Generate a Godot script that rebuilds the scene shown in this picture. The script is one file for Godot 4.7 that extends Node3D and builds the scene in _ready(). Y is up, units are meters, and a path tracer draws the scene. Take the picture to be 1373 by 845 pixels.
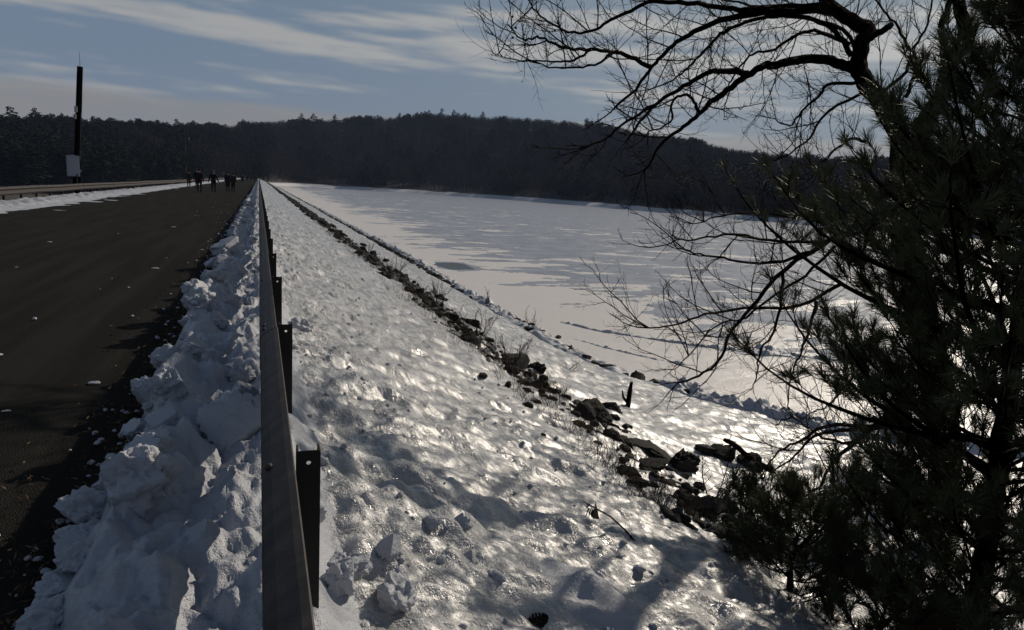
extends Node3D

const EYE := Vector3(0.0, 1.55, 0.0)
const LAKE := -3.6
const SUN_AZ := 60.0
const SUN_EL := 31.0
const EXPOSURE := 0.58

var rng := RandomNumberGenerator.new()
var used := {}
var noises := {}
var M := {}

# ---------------------------------------------------------------- helpers
class Shape:
	var v := PackedVector3Array()
	var n := PackedVector3Array()
	var c := PackedColorArray()
	var ix := PackedInt32Array()
	var colored := false

	func point(p: Vector3, nn: Vector3, col := Color.WHITE) -> int:
		v.push_back(p)
		n.push_back(nn)
		c.push_back(col)
		return v.size() - 1

	func tri(a: Vector3, b: Vector3, d: Vector3, col := Color.WHITE) -> void:
		var nn := (d - a).cross(b - a).normalized()
		var k := v.size()
		for p: Vector3 in [a, b, d]:
			v.push_back(p)
			n.push_back(nn)
			c.push_back(col)
		ix.append_array([k, k + 1, k + 2])

	func quad(a: Vector3, b: Vector3, d: Vector3, e: Vector3, col := Color.WHITE) -> void:
		tri(a, b, d, col)
		tri(a, d, e, col)

	func box(lo: Vector3, hi: Vector3, col := Color.WHITE) -> void:
		var p := func(i: int) -> Vector3: return Vector3(hi.x if i & 1 else lo.x, hi.y if i & 2 else lo.y, hi.z if i & 4 else lo.z)
		for f: Array in [[0, 2, 3, 1], [4, 5, 7, 6], [0, 4, 6, 2], [1, 3, 7, 5], [2, 6, 7, 3], [0, 1, 5, 4]]:
			quad(p.call(f[0]), p.call(f[1]), p.call(f[2]), p.call(f[3]), col)

	# a round tube through points; closed at both ends
	func tube(pts: PackedVector3Array, radii: PackedFloat32Array, sides: int, col := Color.WHITE, rough := 0.0) -> void:
		var m := pts.size()
		if m < 2:
			return
		var side := Vector3.ZERO
		var first := v.size()
		for i in m:
			var t := (pts[mini(i + 1, m - 1)] - pts[maxi(i - 1, 0)]).normalized()
			if side == Vector3.ZERO:
				side = t.cross(Vector3.UP if absf(t.y) < 0.9 else Vector3.RIGHT).normalized()
			side = (side - t * side.dot(t)).normalized()
			var other := t.cross(side)
			for k in sides:
				var a := TAU * k / sides
				var d := side * cos(a) + other * sin(a)
				var r := radii[i]
				if rough > 0.0:
					r *= 1.0 + rough * sin(i * 12.9 + k * 4.1) * cos(i * 3.7 - k * 7.3)
				v.push_back(pts[i] + d * r)
				n.push_back(d)
				c.push_back(col)
		for i in m - 1:
			for k in sides:
				var a := first + i * sides + k
				var b := first + i * sides + (k + 1) % sides
				ix.append_array([a, b, b + sides, a, b + sides, a + sides])
		for k in range(1, sides - 1):
			ix.append_array([first, first + k + 1, first + k])
			var e := first + (m - 1) * sides
			ix.append_array([e, e + k, e + k + 1])

	func add(o: Shape, x: Transform3D, col := Color.WHITE) -> void:
		var k := v.size()
		for p in o.v:
			v.push_back(x * p)
		for q in o.n:
			n.push_back((x.basis * q).normalized())
		for q in o.c:
			c.push_back(q * col)
		for i in o.ix:
			ix.push_back(i + k)

	func mesh() -> ArrayMesh:
		var a := []
		a.resize(Mesh.ARRAY_MAX)
		a[Mesh.ARRAY_VERTEX] = v
		a[Mesh.ARRAY_NORMAL] = n
		if colored:
			a[Mesh.ARRAY_COLOR] = c
		a[Mesh.ARRAY_INDEX] = ix
		var m := ArrayMesh.new()
		m.add_surface_from_arrays(Mesh.PRIMITIVE_TRIANGLES, a)
		return m


func numbered(called: String) -> String:
	var k: int = used.get(called, 0)
	used[called] = k + 1
	return called if k == 0 else "%s_%03d" % [called, k]


func tag(o: Node, label: String, category := "", group := "", kind := "") -> Node:
	if label: o.set_meta("label", label)
	if category: o.set_meta("category", category)
	if group: o.set_meta("group", group)
	if kind: o.set_meta("kind", kind)
	return o


func thing(called: String, label: String, category: String, at := Vector3.ZERO, turn := 0.0, group := "") -> Node3D:
	var o := Node3D.new()
	o.name = numbered(called)
	add_child(o)
	o.position = at
	o.rotation.y = turn
	tag(o, label, category, group)
	return o


func part(called: String, mesh: Mesh, mat: Material, parent: Node) -> MeshInstance3D:
	var o := MeshInstance3D.new()
	o.name = numbered(called) if parent == self else called
	o.mesh = mesh
	o.material_override = mat
	parent.add_child(o, true)
	return o


func structure(called: String, mesh: Mesh, mat: Material) -> MeshInstance3D:
	var o := part(called, mesh, mat, self)
	o.set_meta("kind", "structure")
	return o


func scatter(called: String, mesh: Mesh, mat: Material, xs: Array, parent: Node, cols := PackedColorArray()) -> MultiMeshInstance3D:
	var mm := MultiMesh.new()
	mm.transform_format = MultiMesh.TRANSFORM_3D
	mm.use_colors = cols.size() > 0
	mm.mesh = mesh
	mm.instance_count = xs.size()
	for i in xs.size():
		mm.set_instance_transform(i, xs[i])
		if cols.size() > 0:
			mm.set_instance_color(i, cols[i])
	var o := MultiMeshInstance3D.new()
	o.name = numbered(called) if parent == self else called
	o.multimesh = mm
	o.material_override = mat
	parent.add_child(o, true)
	return o


func fnl(key: int, freq: float, oct := 1, kind := FastNoiseLite.TYPE_SIMPLEX_SMOOTH) -> FastNoiseLite:
	var id := "%d_%f_%d_%d" % [key, freq, oct, kind]
	if not noises.has(id):
		var f := FastNoiseLite.new()
		f.seed = key
		f.frequency = freq
		f.noise_type = kind
		f.fractal_type = FastNoiseLite.FRACTAL_FBM if oct > 1 else FastNoiseLite.FRACTAL_NONE
		f.fractal_octaves = oct
		if kind == FastNoiseLite.TYPE_CELLULAR:
			f.cellular_return_type = FastNoiseLite.RETURN_DISTANCE
			f.cellular_jitter = 0.9
		noises[id] = f
	return noises[id]


func sst(a: float, b: float, x: float) -> float:
	var t := clampf((x - a) / (b - a), 0.0, 1.0)
	return t * t * (3.0 - 2.0 * t)


# a sheet of nx by nz points with smooth normals; cells with no corner kept are left out
func sheet(p: PackedVector3Array, nx: int, nz: int, col := PackedColorArray(), keep := PackedByteArray()) -> ArrayMesh:
	var n := PackedVector3Array()
	n.resize(nx * nz)
	for j in nz:
		var j0 := maxi(j - 1, 0) * nx
		var j1 := mini(j + 1, nz - 1) * nx
		for i in nx:
			var e := p[j * nx + mini(i + 1, nx - 1)] - p[j * nx + maxi(i - 1, 0)]
			var f := p[j1 + i] - p[j0 + i]
			var q := e.cross(f)
			n[j * nx + i] = (q if q.y > 0.0 else -q).normalized()
	var ix := PackedInt32Array()
	var up := (p[1] - p[0]).cross(p[nx] - p[0]).y > 0.0
	var sieve := keep.size() > 0
	for j in nz - 1:
		for i in nx - 1:
			var a := j * nx + i
			if sieve and keep[a] + keep[a + 1] + keep[a + nx] + keep[a + nx + 1] == 0:
				continue
			if up:
				ix.append_array([a, a + nx, a + 1, a + 1, a + nx, a + nx + 1])
			else:
				ix.append_array([a, a + 1, a + nx, a + 1, a + nx + 1, a + nx])
	var arr := []
	arr.resize(Mesh.ARRAY_MAX)
	arr[Mesh.ARRAY_VERTEX] = p
	arr[Mesh.ARRAY_NORMAL] = n
	if col.size() > 0:
		arr[Mesh.ARRAY_COLOR] = col
	arr[Mesh.ARRAY_INDEX] = ix
	var m := ArrayMesh.new()
	m.add_surface_from_arrays(Mesh.PRIMITIVE_TRIANGLES, arr)
	return m


func icosphere(sub: int) -> Array:
	var t := (1.0 + sqrt(5.0)) / 2.0
	var v: Array[Vector3] = []
	for p: Array in [[-1, t, 0], [1, t, 0], [-1, -t, 0], [1, -t, 0], [0, -1, t], [0, 1, t], [0, -1, -t], [0, 1, -t], [t, 0, -1], [t, 0, 1], [-t, 0, -1], [-t, 0, 1]]:
		v.append(Vector3(p[0], p[1], p[2]).normalized())
	var f := [[0, 11, 5], [0, 5, 1], [0, 1, 7], [0, 7, 10], [0, 10, 11], [1, 5, 9], [5, 11, 4], [11, 10, 2], [10, 7, 6], [7, 1, 8], [3, 9, 4], [3, 4, 2], [3, 2, 6], [3, 6, 8], [3, 8, 9], [4, 9, 5], [2, 4, 11], [6, 2, 10], [8, 6, 7], [9, 8, 1]]
	for s in sub:
		var mid := {}
		var g := []
		for q: Array in f:
			var w := []
			for e in 3:
				var a: int = q[e]
				var b: int = q[(e + 1) % 3]
				var key := mini(a, b) * 100000 + maxi(a, b)
				if not mid.has(key):
					v.append(((v[a] + v[b]) * 0.5).normalized())
					mid[key] = v.size() - 1
				w.append(mid[key])
			g.append_array([[q[0], w[0], w[2]], [q[1], w[1], w[0]], [q[2], w[2], w[1]], [w[0], w[1], w[2]]])
		f = g
	return [v, f]


# a lump: a ball pushed in and out; planes cut flat facets when facets > 0
func lump(sub: int, key: int, soft: float, grain: float, facets: int, flat: bool) -> ArrayMesh:
	var r := RandomNumberGenerator.new()
	r.seed = key
	var s := icosphere(sub)
	var v: Array[Vector3] = s[0]
	var a := fnl(key, 0.9, 2)
	var b := fnl(key + 50, 3.2, 3)
	var cuts := []
	for k in facets:
		cuts.append([Vector3(r.randfn(), r.randfn() * 0.8, r.randfn()).normalized(), r.randf_range(0.5, 0.85)])
	var p: Array[Vector3] = []
	for q in v:
		var d := q * (1.0 + soft * a.get_noise_3dv(q * 1.3) + grain * b.get_noise_3dv(q * 1.5))
		for cut: Array in cuts:
			var h: float = d.dot(cut[0]) - cut[1]
			if h > 0.0:
				d -= cut[0] * h * 0.92
		p.append(d)
	var o := Shape.new()
	if flat:
		for q: Array in s[1]:
			o.tri(p[q[0]], p[q[2]], p[q[1]])
	else:
		var nn: Array[Vector3] = []
		nn.resize(p.size())
		for q: Array in s[1]:
			var e := (p[q[1]] - p[q[0]]).cross(p[q[2]] - p[q[0]])
			for k in 3:
				nn[q[k]] += e
		for k in p.size():
			o.point(p[k], nn[k].normalized())
		for q: Array in s[1]:
			o.ix.append_array([q[0], q[2], q[1]])
	return o.mesh()


func image_of(key: int, size: int, freq: float, oct: int, gain := 0.5) -> Image:
	var f := fnl(key, freq, oct)
	f.fractal_gain = gain
	var im := f.get_seamless_image(size, size)
	return im


func tex(im: Image) -> ImageTexture:
	var k := im.duplicate() as Image
	k.generate_mipmaps()
	return ImageTexture.create_from_image(k)


func normal_tex(im: Image, strength: float) -> ImageTexture:
	var k := im.duplicate() as Image
	k.convert(Image.FORMAT_RGBA8)
	k.bump_map_to_normal_map(strength)
	return tex(k)


# grey noise mapped to a range of tone
func tone_tex(im: Image, lo: Color, hi: Color, a := 0.0, b := 1.0) -> ImageTexture:
	var w := im.get_width()
	var k := Image.create(w, w, false, Image.FORMAT_RGB8)
	for y in w:
		for x in w:
			var t := clampf((im.get_pixel(x, y).r - a) / (b - a), 0.0, 1.0)
			k.set_pixel(x, y, lo.lerp(hi, t))
	return tex(k)


func mat(c: Color, rough: float, spec := 0.5) -> StandardMaterial3D:
	var m := StandardMaterial3D.new()
	m.albedo_color = c.linear_to_srgb()
	m.roughness = rough
	m.metallic_specular = spec
	return m


func triplanar(m: StandardMaterial3D, metres: float) -> void:
	m.uv1_triplanar = true
	m.uv1_world_triplanar = true
	m.uv1_scale = Vector3.ONE / metres


# ---------------------------------------------------------------- the lie of the land
# dam face falling to the lake; it flattens towards a small beach near the trees
func face_y(x: float, z: float) -> float:
	if x < 0.3:
		return 0.0
	if x < 6.5:
		return -0.38 * (x - 0.3)
	return -2.356 - lerpf(0.38, 0.2, sst(-20.0, -11.0, z)) * (x - 6.5)


func relief(x: float, z: float) -> float:
	var y := 0.07 * fnl(11, 0.45, 2).get_noise_2d(x, z)
	y += 0.06 * fnl(12, 0.9, 2).get_noise_2d(x * 0.5, z * 1.9)
	y += 0.02 * fnl(19, 2.2, 3).get_noise_2d(x * 0.35, z * 2.4)
	y += (0.034 + 0.02 * exp(-maxf(x - 0.6, 0.0))) * fnl(13, 3.4, 2).get_noise_2d(x * 0.6, z * 1.5)
	var mask := sst(-0.25, 0.45, fnl(14, 0.6, 2).get_noise_2d(x, z)) * (0.35 + 0.65 * exp(-maxf(x - 0.5, 0.0) * 0.5))
	var cell := fnl(15, 5.5, 1, FastNoiseLite.TYPE_CELLULAR).get_noise_2d(x, z)
	y += mask * 0.085 * maxf(-cell - 0.25, 0.0)
	var pit := fnl(16, 2.1).get_noise_2d(x * 0.8, z)
	y -= 0.14 * maxf(pit - 0.4, 0.0) * sst(0.1, 0.6, mask + 0.2)
	y += 0.014 * fnl(17, 11.0, 2).get_noise_2d(x * 0.75, z)
	y += 0.007 * fnl(18, 22.0, 2).get_noise_2d(x, z)
	return y


func band_x(z: float) -> float:
	return 4.3 + 0.25 * fnl(21, 0.12).get_noise_1d(z)


func ground_y(x: float, z: float) -> float:
	return maxf(face_y(x, z) + relief(x, z), LAKE)


# far shore and ridge, by bearing in degrees from the dam's line: [bearing, shore distance, ridge distance, skyline angle]
const RIDGE := [[-75.0, 190.0, 420.0, 2.6], [-40.0, 200.0, 430.0, 2.5], [-16.1, 230.0, 450.0, 2.5], [-11.1, 250.0, 470.0, 2.67], [-5.5, 300.0, 520.0, 3.0], [-3.0, 400.0, 620.0, 3.27], [0.2, 445.0, 700.0, 3.93], [3.4, 500.0, 760.0, 4.32], [8.5, 497.0, 790.0, 4.96], [13.8, 485.0, 790.0, 5.6], [18.0, 462.0, 760.0, 5.69], [22.8, 425.0, 720.0, 5.72], [26.4, 385.0, 680.0, 5.5], [32.4, 335.0, 620.0, 4.8], [38.1, 290.0, 560.0, 3.95], [41.4, 275.0, 520.0, 3.58], [46.0, 262.0, 480.0, 3.5], [51.9, 250.0, 450.0, 4.4], [60.0, 245.0, 440.0, 4.6], [90.0, 240.0, 430.0, 4.5], [130.0, 240.0, 430.0, 4.0]]


func ridge_at(a: float) -> Vector3:
	for i in RIDGE.size() - 1:
		var p: Array = RIDGE[i]
		var q: Array = RIDGE[i + 1]
		if a <= q[0]:
			var t := clampf((a - p[0]) / (q[0] - p[0]), 0.0, 1.0)
			t = t * t * (3.0 - 2.0 * t)
			return Vector3(lerpf(p[1], q[1], t), lerpf(p[2], q[2], t), lerpf(p[3], q[3], t))
	var e: Array = RIDGE[-1]
	return Vector3(e[1], e[2], e[3])


func hill_y(a: float, r: float) -> float:
	var g := ridge_at(a)
	var foot := -3.6 if a > -1.0 else lerpf(-3.6, -9.0, sst(-1.0, -6.0, a))
	var top := EYE.y + g.y * tan(deg_to_rad(g.z)) - 12.0
	var t := clampf((r - g.x) / (g.y - g.x), -0.1, 1.3)
	var y := foot + 1.1 * sst(0.0, 0.012, t) + (top - foot) * sst(-0.05, 1.05, t)
	if t < 0.0:
		y = foot - 1.2 * sst(0.0, -0.03, t)
	return y + 1.6 * fnl(31, 0.02, 2).get_noise_2d(r, a * 8.0) * sst(0.02, 0.3, t)


func polar(a: float, r: float, y: float) -> Vector3:
	return Vector3(sin(deg_to_rad(a)) * r, y, -cos(deg_to_rad(a)) * r)
var LIMBS = [
	["trunk",0.130,0.066,[[7.80,1.45,-6.72],[7.60,2.47,-6.73],[7.45,2.94,-6.96],[7.20,3.19,-7.03],[7.08,3.42,-7.06],[7.18,3.71,-7.13],[7.17,3.80,-7.04],[6.89,3.89,-7.09],[6.68,4.01,-7.15],[6.71,4.16,-7.35],[6.44,4.47,-7.35]]],
	["trunk",0.125,0.062,[[7.83,1.45,-6.70],[7.91,2.55,-6.70],[7.88,2.79,-6.63],[7.98,3.03,-6.57],[7.95,3.38,-6.48],[7.98,3.68,-6.40],[7.93,3.90,-6.40],[7.92,4.14,-6.49],[7.77,4.63,-6.52]]],
	["trunk",0.050,0.035,[[7.09,3.67,-7.02],[7.12,3.73,-6.85],[7.11,3.79,-6.67]]],
	["trunk",0.045,0.030,[[7.96,3.29,-6.54],[7.83,3.53,-6.50],[7.82,3.89,-6.58],[7.75,4.11,-6.46],[7.77,4.44,-6.44]]],
	["limb",0.055,0.014,[[6.82,3.98,-7.18],[6.41,3.95,-7.10],[6.05,3.90,-7.19],[5.74,3.89,-7.47],[5.38,3.79,-7.54],[5.04,3.62,-7.58],[4.81,3.49,-7.60],[4.61,3.32,-7.58],[4.39,3.11,-7.50],[4.20,2.84,-7.50],[3.98,2.61,-7.55]]],
	["limb",0.030,0.006,[[4.41,3.12,-7.57],[4.16,3.21,-7.61],[3.96,3.26,-7.71],[3.71,3.26,-7.77],[3.37,3.21,-7.65],[3.21,3.28,-7.77],[3.02,3.31,-7.72],[2.84,3.25,-7.68],[2.75,3.32,-7.78],[2.60,3.38,-7.67]]],
	["limb",0.018,0.005,[[3.68,3.25,-7.70],[3.52,3.14,-7.84],[3.32,3.11,-7.92],[3.15,3.10,-8.02],[2.82,3.12,-8.22],[2.66,3.20,-8.33]]],
	["limb",0.018,0.005,[[3.91,3.24,-7.64],[3.77,3.11,-7.59],[3.55,3.03,-7.61],[3.19,2.98,-7.61],[2.95,2.98,-7.53],[2.81,3.01,-7.56]]],
	["limb",0.075,0.013,[[7.18,3.33,-7.09],[6.93,3.35,-7.06],[6.65,3.37,-7.06],[6.38,3.39,-7.24],[5.96,3.28,-7.23],[5.65,3.20,-7.04],[5.47,3.08,-7.13],[5.22,2.88,-7.15],[4.93,2.72,-7.01],[4.75,2.56,-6.96],[4.54,2.40,-6.92],[4.20,2.19,-6.77],[4.01,1.88,-6.80]]],
	["limb",0.038,0.009,[[5.53,3.12,-7.18],[5.20,3.13,-7.29],[4.94,3.02,-7.32],[4.70,2.87,-7.36],[4.50,2.72,-7.43],[4.35,2.60,-7.53],[4.10,2.43,-7.55],[3.89,2.25,-7.54],[3.67,2.14,-7.54]]],
	["limb",0.022,0.007,[[4.41,2.65,-7.42],[4.25,2.46,-7.44],[4.16,2.31,-7.45],[4.09,2.21,-7.42]]],
	["limb",0.022,0.008,[[4.69,2.55,-6.90],[4.67,2.69,-6.98],[4.45,2.72,-6.84],[4.32,2.65,-6.87],[4.35,2.50,-6.89],[4.32,2.39,-6.94],[4.15,2.32,-7.03]]],
	["limb",0.028,0.009,[[6.78,3.56,-6.93],[6.49,3.71,-7.14],[6.36,3.71,-7.37],[6.35,3.60,-7.75],[6.17,3.54,-7.96],[6.08,3.39,-8.08],[6.21,3.22,-8.44],[6.15,3.13,-8.49]]],
	["limb",0.034,0.008,[[6.82,3.44,-6.92],[6.64,3.64,-6.96],[6.29,3.76,-6.95],[6.00,3.83,-7.13],[5.74,3.82,-7.37],[5.52,3.72,-7.55],[5.27,3.57,-7.51],[5.22,3.47,-7.56],[5.07,3.29,-7.64],[4.89,3.13,-7.57],[4.76,2.99,-7.66],[4.49,2.88,-7.68]]],
	["limb",0.040,0.007,[[6.67,4.04,-7.16],[6.20,4.02,-7.39],[5.71,3.93,-7.46],[5.41,3.93,-7.61],[4.96,3.96,-7.73],[4.54,3.94,-7.89],[4.28,3.82,-7.82],[4.05,3.69,-7.81],[3.84,3.56,-7.75],[3.60,3.44,-7.73],[3.40,3.42,-7.76],[3.12,3.48,-7.73],[2.92,3.60,-7.69],[2.72,3.64,-7.45]]],
	["limb",0.030,0.010,[[7.10,3.42,-7.08],[7.03,3.84,-7.34],[6.74,4.09,-7.86],[6.40,4.21,-8.21],[6.05,4.40,-8.75],[5.60,4.57,-9.22]]],
	["limb",0.026,0.008,[[7.33,3.01,-6.94],[7.60,3.33,-6.80],[7.77,3.59,-6.92],[7.83,3.85,-6.82],[7.92,4.22,-6.86],[7.98,4.60,-6.93]]],
	["limb",0.026,0.008,[[7.55,3.00,-6.70],[7.46,3.37,-6.53],[7.23,3.55,-6.52],[6.89,3.73,-6.42],[6.71,3.89,-6.49],[6.45,4.09,-6.50]]],
	["limb",0.024,0.008,[[7.01,3.15,-6.95],[6.62,3.08,-7.04],[6.56,2.94,-7.10],[6.31,2.74,-7.08],[6.16,2.56,-7.07],[6.00,2.63,-7.16]]],
	["limb",0.022,0.007,[[7.11,3.06,-6.87],[6.74,2.78,-7.10],[6.45,2.43,-7.05],[6.20,2.23,-7.05],[5.91,2.12,-7.03]]],
	["limb",0.022,0.006,[[7.20,2.44,-6.89],[6.95,2.46,-6.83],[6.66,2.30,-6.81],[6.32,2.06,-6.66],[6.12,1.91,-6.59]]],
	["limb",0.045,0.011,[[7.43,1.53,-6.54],[7.07,1.37,-6.69],[6.81,1.26,-6.72],[6.59,1.03,-6.91],[6.18,0.78,-6.90],[5.77,0.45,-6.78],[5.51,0.04,-6.88],[5.31,-0.29,-6.78],[4.92,-0.49,-6.67],[4.65,-0.55,-6.67]]],
	["limb",0.030,0.007,[[7.34,1.44,-6.49],[6.82,1.24,-6.65],[6.40,1.15,-6.82],[6.07,1.14,-7.11],[5.65,1.19,-7.17],[5.22,1.14,-7.19],[5.01,1.08,-7.42],[4.75,1.14,-7.28]]],
	["limb",0.024,0.007,[[6.33,1.04,-6.66],[5.95,0.89,-6.78],[5.48,0.89,-6.76],[5.14,0.93,-6.87],[4.88,0.96,-6.96],[4.57,1.04,-6.91]]],
	["limb",0.026,0.006,[[6.89,0.67,-6.62],[6.42,0.35,-6.79],[5.90,0.33,-6.83],[5.53,0.26,-7.01],[5.11,0.16,-7.08],[4.77,0.04,-7.13],[4.43,0.03,-7.04],[4.19,0.12,-7.02]]],
	["limb",0.024,0.006,[[5.99,0.80,-6.68],[5.91,0.48,-6.56],[5.81,0.13,-6.49],[5.53,-0.11,-6.36],[5.45,-0.36,-6.29],[5.32,-0.50,-6.17]]],
	["limb",0.024,0.006,[[6.40,0.45,-6.51],[6.22,0.15,-6.38],[6.10,-0.11,-6.32],[5.80,-0.32,-6.11],[5.65,-0.67,-5.95]]],
	["limb",0.022,0.006,[[6.67,1.13,-6.61],[6.40,0.74,-6.75],[6.09,0.48,-6.87],[5.69,0.19,-6.89],[5.42,0.04,-7.10],[5.19,-0.30,-7.19],[4.90,-0.52,-7.13]]],
	["limb",0.020,0.005,[[6.45,1.40,-6.55],[6.16,1.46,-6.86],[5.90,1.47,-7.38],[5.63,1.38,-7.63],[5.47,1.28,-7.88],[5.33,1.35,-8.22]]],
	["limb",0.020,0.006,[[6.68,0.16,-6.32],[6.67,-0.33,-6.05],[6.36,-0.56,-5.93],[6.17,-0.67,-5.88],[5.88,-0.73,-5.85]]],
	["limb",0.040,0.010,[[7.45,-0.50,-5.86],[6.95,-0.85,-5.80],[6.55,-1.11,-5.78],[6.31,-1.36,-5.84],[5.99,-1.52,-5.65],[5.73,-1.60,-5.59]]],
	["limb",0.032,0.008,[[7.32,-0.83,-5.74],[6.97,-0.94,-5.80],[6.46,-0.95,-5.82],[6.09,-1.04,-5.93],[5.83,-1.25,-5.91],[5.47,-1.36,-5.82]]],
	["limb",0.028,0.007,[[6.83,-0.93,-5.81],[6.34,-0.95,-6.00],[5.88,-1.07,-5.90],[5.60,-1.19,-5.93],[5.28,-1.43,-5.82]]],
	["limb",0.034,0.010,[[7.44,-1.45,-5.62],[7.19,-1.64,-5.59],[6.98,-1.74,-5.60],[6.66,-1.53,-5.63],[6.44,-1.60,-5.68],[6.19,-1.78,-5.58],[5.90,-1.91,-5.54]]],
	["limb",0.022,0.006,[[6.60,-1.13,-5.82],[6.31,-1.11,-5.94],[6.16,-1.02,-6.10],[5.85,-0.86,-6.09],[5.66,-0.95,-6.11]]],
]


# ---------------------------------------------------------------- sky
func make_sky() -> PanoramaSkyMaterial:
	var w := 2560
	var h := 1280
	var im := Image.create(w, h, false, Image.FORMAT_RGBF)
	im.fill(Color(0.2, 0.21, 0.22))
	var low := fnl(201, 1.0, 4)
	var streak := fnl(202, 1.0, 5)
	var wisp := fnl(203, 1.0, 4)
	var veil := fnl(204, 1.0, 3)
	var sun := Vector3(sin(deg_to_rad(SUN_AZ)) * cos(deg_to_rad(SUN_EL)), sin(deg_to_rad(SUN_EL)), -cos(deg_to_rad(SUN_AZ)) * cos(deg_to_rad(SUN_EL)))
	for x in w:
		var az := TAU * (x + 0.5) / w
		var sx := sin(az)
		var cx := cos(az)
		var lean := 1.3 * sin(az - 0.15)
		for y in h / 2 + 4:
			var el := 90.0 - 180.0 * (y + 0.5) / h
			var e := maxf(el, 0.0)
			# clear air: pale at the rim, deep overhead
			var t := 1.0 - exp(-e / 9.0)
			var u := sst(8.0, 58.0, e)
			var c := Vector3(0.235, 0.275, 0.335).lerp(Vector3(0.135, 0.21, 0.315), t).lerp(Vector3(0.014, 0.033, 0.085), u)
			var ce := cos(deg_to_rad(el))
			var d := Vector3(sx * ce, sin(deg_to_rad(el)), -cx * ce)
			var glow := maxf(d.dot(sun), 0.0)
			c = (c * 0.92).lerp(Vector3(0.345, 0.38, 0.39), 0.8 * pow(glow, 4.0))
			# thin high cloud in level streaks
			var ee := e + lean
			var k := 1.0
			if e > 20.0:
				k = 1.0
			var v := streak.get_noise_3d(sx * 2.0, ee * 0.36, cx * 2.0) * 0.95 + 0.42 * wisp.get_noise_3d(sx * 6.0, ee * 1.7 + 7.0, cx * 6.0)
			var soft := veil.get_noise_3d(sx * 1.6 + 3.0, e * 0.1, cx * 1.6)
			var high := sst(-0.12, 0.42, v + 0.25 * soft + 0.26 * exp(-pow((e - 10.5) / 3.0, 2.0)) - 0.22 * exp(-pow((e - 7.0) / 1.3, 2.0)) - 0.2 * sst(0.1, -0.3, wrapf(az, -PI, PI)) * sst(14.0, 9.0, e)) * 0.8
			high *= 1.0 - 0.93 * sst(12.0, 40.0, e)
			# the flat bank near the horizon
			var edge := 5.35 + 0.45 * low.get_noise_3d(sx * 4.0, 0.0, cx * 4.0) + 0.4 * low.get_noise_3d(sx * 7.0, e * 0.7, cx * 7.0)
			var bank := sst(edge + 0.45, edge - 0.5, e) * (0.74 + 0.3 * low.get_noise_3d(sx * 5.0, e * 0.9 + 9.0, cx * 5.0))
			var bright := 0.92 + 0.5 * pow(glow, 5.0)
			c = c.lerp(Vector3(0.43, 0.425, 0.41) * bright, clampf(high, 0.0, 1.0))
			c = c.lerp(Vector3(0.275, 0.268, 0.265) * bright, clampf(bank, 0.0, 1.0))
			c /= EXPOSURE
			im.set_pixel(x, y, Color(c.x, c.y, c.z))
	var m := PanoramaSkyMaterial.new()
	m.panorama = ImageTexture.create_from_image(im)
	return m


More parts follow.
